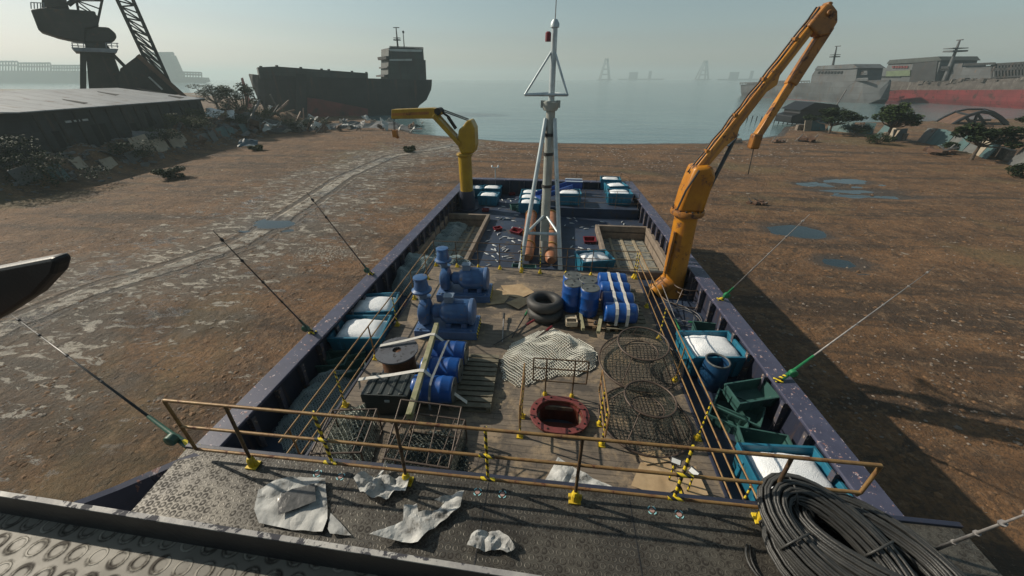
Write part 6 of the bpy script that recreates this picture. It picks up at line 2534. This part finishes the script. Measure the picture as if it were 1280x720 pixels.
# wire cages
def cage(c, w, d, h, rz, label, tilt=0, open_lid=0):
    t = thing('wire_cage', label, 'cage', c, rz, 'wire cages at the left front of the deck')
    t.rotation_euler = (tilt, 0, rz)
    X, Y = w / 2, d / 2
    m = MB()
    cs = [(-X, -Y), (X, -Y), (X, Y), (-X, Y)]
    for z in (.02, h):
        for a, b in zip(cs, cs[1:] + cs[:1]):
            m.bar((a[0], a[1], z), (b[0], b[1], z), .018)
    for a in cs:
        m.bar((a[0], a[1], .02), (a[0], a[1], h), .018)
    for u in (-.33, .33):
        m.bar((X * 2 * u, -Y, h), (X * 2 * u, Y, h), .012)
        m.bar((X * 2 * u, -Y, .02), (X * 2 * u, -Y, h), .012)
    m.build('frame', 'trap_bar', t)
    m = MB()
    def grid(o, a, b, na, nb):
        o, a, b = Vector(o), Vector(a), Vector(b)
        vs = [[m.bm.verts.new(o + a * i / na + b * j / nb) for j in range(nb + 1)] for i in range(na + 1)]
        for i in range(na):
            for j in range(nb):
                m.bm.faces.new((vs[i][j], vs[i + 1][j], vs[i + 1][j + 1], vs[i][j + 1]))
    s_ = .07
    grid((-X, -Y, 0), (2 * X, 0, 0), (0, 0, h), int(2 * X / s_), int(h / s_))
    grid((-X, Y, 0), (2 * X, 0, 0), (0, 0, h), int(2 * X / s_), int(h / s_))
    grid((-X, -Y, 0), (0, 2 * Y, 0), (0, 0, h), int(2 * Y / s_), int(h / s_))
    grid((X, -Y, 0), (0, 2 * Y, 0), (0, 0, h), int(2 * Y / s_), int(h / s_))
    m.build('mesh_panel', 'net_dark', t, wire=.007)
    if open_lid:
        m = MB()
        e = Vector((0, 2 * Y * math.cos(open_lid), 2 * Y * math.sin(open_lid)))
        o0, o1 = Vector((-X, -Y, h)), Vector((X, -Y, h))
        for a, b in ((o0, o1), (o0, o0 + e), (o1, o1 + e), (o0 + e, o1 + e)):
            m.bar(a, b, .016)
        for u in (.33, .66):
            m.bar(o0.lerp(o1, u), o0.lerp(o1, u) + e, .011)
        m.build('lid', 'trap_bar', t)
    return t
p = at(437, 552, .3)
cage((p.x, p.y, 0), .85, .95, .62, R(8), 'rectangular wire cage nearest the left railing')
p = at(532, 560, .3)
cage((p.x + .05, p.y, 0), 1.15, 1.0, .58, R(-3), 'wire cage nearest the oval hatch, with its lid raised', open_lid=R(28))

# ------------------------------------------------------------------ flat sheets and rags
def rag(name, label, cat, outline, z, mat, seed, amp=.08, n=16, group=None, rip=.0, fold=2.2, solid=.004, thick_up=.02):
    P = [at(x, y, z).xy for x, y in outline]
    x0, x1 = min(p.x for p in P), max(p.x for p in P)
    y0, y1 = min(p.y for p in P), max(p.y for p in P)
    c = Vector(((x0 + x1) / 2, (y0 + y1) / 2))
    m = MB()
    # triangulated fan grid: subdivide the outline polygon
    f = m.bm.faces.new([m.bm.verts.new((p.x - c.x, p.y - c.y, 0)) for p in P])
    bmesh.ops.triangulate(m.bm, faces=[f])
    for _ in range(4):
        ed = [e for e in m.bm.edges if e.calc_length() > .045]
        if not ed:
            break
        bmesh.ops.subdivide_edges(m.bm, edges=ed, cuts=1)
        bmesh.ops.triangulate(m.bm, faces=m.bm.faces[:])
    for v in m.bm.verts:
        q = Vector((v.co.x * fold * 2, v.co.y * fold * 2, seed * 1.7))
        q = q * .62
        fd = abs(((v.co.x * math.cos(seed) + v.co.y * math.sin(seed)) * fold * 1.3 + noise.noise(q)) % 1.0 - .5)
        h = abs(noise.noise(q)) * 1.7 + .55 * fd + .35 * abs(noise.noise(q * 2.4 + Vector((3, 1, 0)))) + .10 * abs(noise.noise(q * 6))
        v.co.z = thick_up + amp * max(0, h)
    o = m.build(name, mat, None, solid=solid)
    o.location = (c.x, c.y, z)
    tag(o, label, cat, group)
    return o
GP = 'torn plastic sheets on the balcony'
rag('plastic_sheet', 'largest torn plastic sheet, with a dark clear window, on the balcony plates', 'plastic sheet', [(320, 640), (324, 614), (345, 606), (368, 597), (408, 601), (411, 652), (405, 668), (366, 664), (325, 656)], BZ, 'plastic_sheet', 1, .05, group=GP)
rag('dark_film', 'dark clear film lying on the largest plastic sheet', 'film', [(348, 624), (366, 613), (394, 606), (396, 628), (370, 638), (349, 645)], BZ + .062, 'plastic_dark', 21, .02)
rag('plastic_sheet', 'small torn plastic corner beside the largest sheet', 'plastic sheet', [(414, 643), (426, 655), (440, 671), (414, 670), (411, 664)], BZ, 'plastic_sheet', 2, .03, group=GP)
rag('plastic_sheet', 'crumpled plastic sheet at the foot of the second railing post', 'plastic sheet', [(444, 602), (458, 596), (470, 600), (484, 583), (486, 590), (478, 600), (492, 602), (514, 602), (508, 620), (494, 618), (484, 629), (462, 626), (452, 620)], BZ, 'plastic_sheet', 3, .13, group=GP, fold=3.2)
rag('plastic_sheet', 'long torn plastic sheet with a pointed tail in the middle of the balcony', 'plastic sheet', [(464, 676), (486, 664), (505, 654), (506, 636), (522, 634), (524, 644), (548, 640), (556, 632), (544, 630), (562, 622), (581, 620), (574, 640), (556, 654), (536, 668), (524, 684), (496, 680)], BZ, 'plastic_sheet', 4, .09, group=GP, fold=2.6)
rag('plastic_sheet', 'smallest crumpled plastic sheet at the balcony edge lip, rightmost of the four', 'plastic sheet', [(584, 686), (590, 672), (606, 668), (624, 666), (636, 676), (644, 688), (634, 696), (622, 690), (606, 692)], BZ, 'plastic_sheet', 5, .11, group=GP, fold=3.4)
rag('plastic_sheet', 'pale plastic sheet on the wooden deck behind the balcony railing', 'plastic sheet', [(680, 606), (688, 590), (697, 575), (722, 590), (742, 600), (772, 614), (740, 618)], 0, 'plastic_sheet', 6, .07, group=None)
GCB = 'flattened cardboard pieces on the wooden deck'
for k, (ol, lab) in enumerate((
        ([(600, 372), (622, 362), (640, 366), (630, 380), (610, 382)], 'flat cardboard sheet just right of the farther pump'),
        ([(626, 358), (652, 356), (668, 366), (650, 374), (634, 370)], 'flat cardboard sheet in the middle of the deck behind the tyres'),
        ([(632, 380), (652, 372), (664, 378), (648, 388)], 'flat cardboard scrap left of the tyre stack'),
        ([(788, 610), (800, 580), (838, 582), (850, 610), (826, 624)], 'big flat cardboard sheet under the near end of the right railing'),
        ([(842, 590), (868, 586), (884, 622), (856, 624)], 'torn cardboard sheet at the deck corner by the right railing'),
        ([(796, 570), (824, 566), (838, 580), (806, 584)], 'cardboard scrap below the near hoop trap'))):
    rag('cardboard_sheet', lab, 'cardboard', ol, 0, 'cardboard', 40 + k, .018, group=GCB, thick_up=.006 + .012 * k, fold=1.2)

# work lights
for k, (px, py, lab) in enumerate(((845, 576, 'small work light on a yellow taped post nearer the hatch'), (868, 590, 'small work light clamped beside the right deck railing'))):
    p = at(px, py, .62)
    t = thing('work_light', lab, 'lamp', (p.x, p.y, 0), R(-20 - 30 * k), 'work lights by the right railing')
    m = MB()
    m.box((0, 0, .62), (.17, .05, .11), rot=Matrix.Rotation(R(-55), 3, 'X'))
    m.build('housing', 'black_paint', t, bevel=.01)
    m = MB()
    m.box((0, -.022, .635), (.135, .012, .075), rot=Matrix.Rotation(R(-55), 3, 'X'))
    m.build('lens', 'lens_white', t)
    m = MB()
    m.bar((0, .03, 0), (0, .03, .6), .016)
    m.box((0, .03, .006), (.2, .2, .012))
    m.build('stand', 'hazard_tape', t)

# fishing rods lying on the deck
GR = 'rods and poles lying on the wooden deck'
for k, (x0, y0, x1, y1, mt, hm, lab) in enumerate(((616, 432, 668, 400, 'rod_black', 'tray_red', 'black rod with red grip lying left of the tyre stack'), (640, 422, 660, 388, 'rod_black', 'rod_green', 'black rod with green tip lying beside the white net'), (628, 428, 630, 392, 'rod_grey', 'rod_black', 'thin grey pole lying on the deck right of the nearer pump'), (652, 436, 690, 408, 'trap_bar', 'tray_red', 'brown pole half under the white net'))):
    a, b = at(x0, y0, .05), at(x1, y1, .12)
    t = thing('deck_pole', lab, 'pole', a, 0, GR)
    m = MB()
    m.bar((0, 0, 0), (b - a) * .8, .018, .022)
    m.build('shaft', mt, t)
    m = MB()
    m.bar((b - a) * .8, b - a, .035)
    m.build('grip', hm, t)

# fishing rods in holders along the bulwarks
def rod(base_px, tip_px, label, grip, zb=BT, reach=5.5, pole='rod_black', clamp='yellow_paint', back=None):
    b = at(base_px[0], base_px[1], zb + .05)
    sgn = -1 if b.x < 0 else 1
    # tip: on the pixel ray, the point `reach` metres outboard of the base
    r_ = ray(*tip_px)
    best = None
    for k in range(40, 900):
        q = EYE + r_ * (k * .04)
        dd = abs((q - b).length - reach)
        if best is None or dd < best[0]:
            if q.z > b.z - 1.0 or best is None:
                best = (dd, q)
    tip = best[1]
    t = thing('fishing_rod', label, 'fishing rod', b, 0, 'fishing rods in holders along the bulwarks')
    d = (tip - b)
    m = MB()
    m.tube([d * .2, d * .6, d], [.020, .013, .004], 8)
    m.build('pole', pole, t, smooth=True)
    for u in (.45, .65, .82, .95):
        m = MB()
        m.tube([d * (u - .004), d * (u + .004)], [.022, .022], 8)
        m.build('guide', pole, t)
    m = MB()
    m.tube([d * .0, d * .06, d * .07, d * .2], [.045, .045, .034, .026], 10)
    m.build('grip', grip, t, smooth=True, autosmooth=40)
    m = MB()
    m.lathe([(.07, -.05), (.085, -.04), (.085, .04), (.07, .05)], 14, d * .055 + Vector((0, -.07, .05)), rot=Matrix.Rotation(R(90), 3, 'X'))
    m.build('reel', grip, t, smooth=True, autosmooth=40)
    m = MB()
    m.box((-sgn * .05, 0, -.03), (.17, .13, .03))
    m.tube([(-sgn * .05, 0, 0), d * .03], .045, 10)
    m.build('holder', 'hazard_tape', t, bevel=.01)
    return t
rod((388, 414), (266, 288), 'dark rod in the middle holder on the left bulwark', 'rod_teal', reach=5.2)
rod((462, 341), (383, 240), 'dark rod in the far holder on the left bulwark', 'rod_teal', reach=6.6)
rod((236, 558), (14, 393), 'long dark rod at the left end of the balcony railing', 'rod_teal', zb=BZ - .1, reach=4.4)
rod((903, 373), (1012, 268), 'pale rod in the far holder on the right bulwark', 'rod_green', pole='rod_grey', reach=4.6)
rod((977, 474), (1168, 334), 'pale rod in the middle holder on the right bulwark', 'rod_green', pole='rod_grey', reach=4.6)
rod((1150, 694), (1300, 636), 'pale rod behind the black cable coil', 'rod_green', zb=BZ - .3, pole='rod_grey', reach=3.4)
# rods lying on the right side deck
for k, (x0, y0, x1, y1, lab) in enumerate(((826, 352, 852, 418, 'thin pole leaning from the crane foot over the side deck'), (826, 396, 872, 404, 'thin pole lying across the side deck with a green grip'))):
    a, b = at(x0, y0, DZ + .5 if k == 0 else DZ + .05), at(x1, y1, DZ + .12)
    t = thing('deck_pole', lab, 'pole', a, 0, 'poles on the right side deck')
    m = MB()
    m.bar((0, 0, 0), (b - a) * .75, .012)
    m.build('shaft', 'rod_grey', t)
    m = MB()
    m.bar((b - a) * .75, b - a, .028)
    m.build('grip', 'rod_green', t)

# blue chute on the far platform
a, b = at(690, 248, .3), at(716, 229, .6)
t = thing('blue_chute', 'blue metal chute with a pale forked end on the far platform', 'chute', (b.x, b.y, PZ))
o_ = Vector((b.x, b.y, PZ))
m = MB()
pa, pb = at(672, 247, .35) - o_, at(712, 234, .75) - o_
m.beam(pa, pb, .75, .06)
for s in (-.36, .36):
    d = (pb - pa).normalized()
    n_ = Vector((-d.y, d.x, 0)).normalized() * s
    m.beam(pa + n_ + Vector((0, 0, .12)), pb + n_ + Vector((0, 0, .12)), .05, .24)
m.build('trough', 'slide_blue', t)
m = MB()
e = at(717, 231, .6) - o_
for s in (-.3, .3):
    m.box(e + Vector((0, s, 0)), (1.0, .16, .5))
m.box(e + Vector((-.1, 0, 0)), (.3, .5, .4))
m.build('forked_end', 'slide_blue', t, bevel=.05)
m = MB()
for s in (-.3, .3):
    m.box(e + Vector((0, s, .27)), (1.02, .18, .04))
m.build('pale_lip', 'slide_pale', t)
m = MB()
for u in (.2, .9):
    p = pa.lerp(pb, u)
    m.bar(Vector((p.x, p.y, 0 if p.x > -.5 else 0)), p, .05)
m.build('leg', 'slide_blue', t)

# lamp post at the far end
p = at(614, 232, BT)
t = thing('deck_lamp', 'thin twin headed lamp post on the far end bulwark right of the yellow crane', 'lamp', (p.x, YB - .25, BT))
m = MB()
m.bar((0, 0, 0), (0, 0, .75), .03)
m.bar((-.2, 0, .72), (.2, 0, .72), .02)
m.build('post', 'galv', t)
for s in (-.2, .2):
    m = MB()
    m.lathe([(.03, .7), (.07, .74), (.05, .84), (.01, .86)], 10, (s, 0, 0))
    m.build('lamp_head', 'lens_white', t, smooth=True)

# fish strewn over the far steel deck
m = MB()
rows = []
for (x, ry_, rz_) in ((-.17, .004, .004), (-.15, .022, .018), (-.08, .042, .032), (0, .046, .034), (.08, .030, .022), (.13, .012, .009), (.15, .030, .004), (.19, .050, .003)):
    rows.append([(x, ry_ * math.cos(2 * math.pi * k / 8), rz_ * math.sin(2 * math.pi * k / 8)) for k in range(8)])
m.loft(rows, close=True, caps=True)
FI = m.build('fish', 'fish', None, smooth=True)
r3 = random.Random(4)
BLK = [HL, HR, (PX0, PX1, PY0, 24), (-.9, .5, 12.4, 19.5)]
n = 0
def drop_fish(x, y, z):
    global n
    o = FI if n == 0 else FI.copy()
    if n:
        COL.objects.link(o)
    n += 1
    o.location = (x, y, z + .03)
    o.rotation_euler = (r3.uniform(-.3, .3), 0, r3.uniform(0, 6.28))
    s = r3.uniform(.6, .95)
    o.scale = (s, s, s)
    tag(o, 'silver fish lying loose on the dark steel deck round the mast', 'fish', 'silver fish strewn over the steel deck')
while n < 96:
    x, y = r3.uniform(-3.2, 4.8), 12.6 + 10.4 * r3.random() ** 1.0
    if any(b[0] - .25 < x < b[1] + .25 and b[2] - .25 < y < b[3] + .25 for b in BLK):
        continue
    if x > 2.1 and y < 17.8:
        continue
    if r3.random() < (.5 if x > .4 else .1):
        continue
    drop_fish(x, y, DZ)

# ------------------------------------------------------------------ cable coil on the balcony
pc = at(1058, 700, BZ + .25)
t = thing('cable_coil', 'big tied coil of black ribbed cable lying on the right end of the balcony', 'coil', (pc.x, pc.y, BZ))
def bundle(c, rx, ry, rz, tilt, nst, rs, seed, sect=10, a0=0, a1=360, nseg=26):
    r = random.Random(seed)
    rot = Matrix.Rotation(rz, 3, 'Z') @ Matrix.Rotation(tilt[0], 3, 'X') @ Matrix.Rotation(tilt[1], 3, 'Y')
    m = MB()
    for s in range(nst):
        # strands lie round a thick oval section
        th = 2 * math.pi * s / nst
        oy, oz = (.15 if s % 3 else .10) * math.cos(th), (.115 if s % 3 else .08) * math.sin(th)
        pts = []
        ns = nseg if a1 - a0 >= 360 else nseg
        for k in range(ns + (0 if a1 - a0 >= 360 else 1)):
            a = R(a0 + (a1 - a0) * k / ns)
            e = .010 * noise.noise(Vector((math.cos(a) * 2, math.sin(a) * 2, s * 3 + seed)))
            rad = 1
            p = Vector(((rx + oy + e) * math.cos(a), (ry + oy + e) * math.sin(a), oz + e + .03 * math.sin(2 * a + seed)))
            pts.append(Vector(c) + rot @ p)
        m.tube(pts, rs, 7, closed=a1 - a0 >= 360)
    return m, rot
for k, (c, crx, cry, rz, tilt) in enumerate((
        ((.10, -.02, .13), .66, .50, R(-30), (R(2), R(-3))),
        ((.0, .0, .31), .64, .43, R(-42), (R(-3), R(4))),
        ((-.20, .0, .50), .60, .34, R(-52), (R(6), R(8))),
        ((.14, .02, .47), .64, .37, R(-36), (R(-4), R(-2))))):
    m, rot = bundle(c, crx, cry, rz, tilt, 33, .0165, k + 1)
    b_ = m.build('cable_bundle', 'cable', t, smooth=True)
    for q_ in range(4):
        a = math.pi * 2 * (q_ + .37 * k) / 4
        p = Vector((crx * math.cos(a), cry * math.sin(a), 0))
        tg = Vector((-crx * math.sin(a), cry * math.cos(a), 0)).normalized()
        rad_ = Vector((tg.y, -tg.x, 0))
        pts = []
        for w_ in range(14):
            th = 2 * math.pi * w_ / 14
            pts.append(Vector(c) + rot @ (p + rad_ * .175 * math.cos(th) + Vector((0, 0, .14 * math.sin(th)))))
        mm = MB()
        mm.tube(pts, .012, 6, closed=True)
        mm.build('tie', 'cable', b_, smooth=True)
m = MB()
for s in range(2):
    pts = []
    for k in range(18):
        u = k / 17
        a = R(150 + 130 * u)
        pts.append((-.45 + (.42 + .05 * s) * math.cos(a), -.02 + (.36 - .03 * s) * math.sin(a), .03 + .02 * s))
    m.tube(pts, .014, 7)
m.build('loose_end', 'cable', t, smooth=True)

# dark davit arm at the left of the bridge roof
a = atY(38, 352, 1.6)
t = thing('davit_arm', 'black tapered davit arm reaching in beside the bridge roof', 'davit', (-4.3, ry(-4.3) - .5, RZ))
o_ = Vector((-4.3, ry(-4.3) - .5, RZ))
tip = [atY(x, y, 1.6) - o_ for x, y in ((70, 330), (64, 322), (-80, 350), (-80, 440), (0, 397), (42, 370), (66, 344))]
m = MB()
m.prism(tip, (0, .09, 0))
m.build('arm', 'arm_black', t, bevel=.03)
m = MB()
q_ = tip[2].lerp(tip[3], .5) + Vector((0, .14, 0))
m.tube([(0, 0, 0), (0, 0, .4), q_ + Vector((-.25, 0, -.05)), q_ + Vector((.1, 0, 0))], .12, 12)
m.build('mount', 'arm_black', t, smooth=True, autosmooth=50)
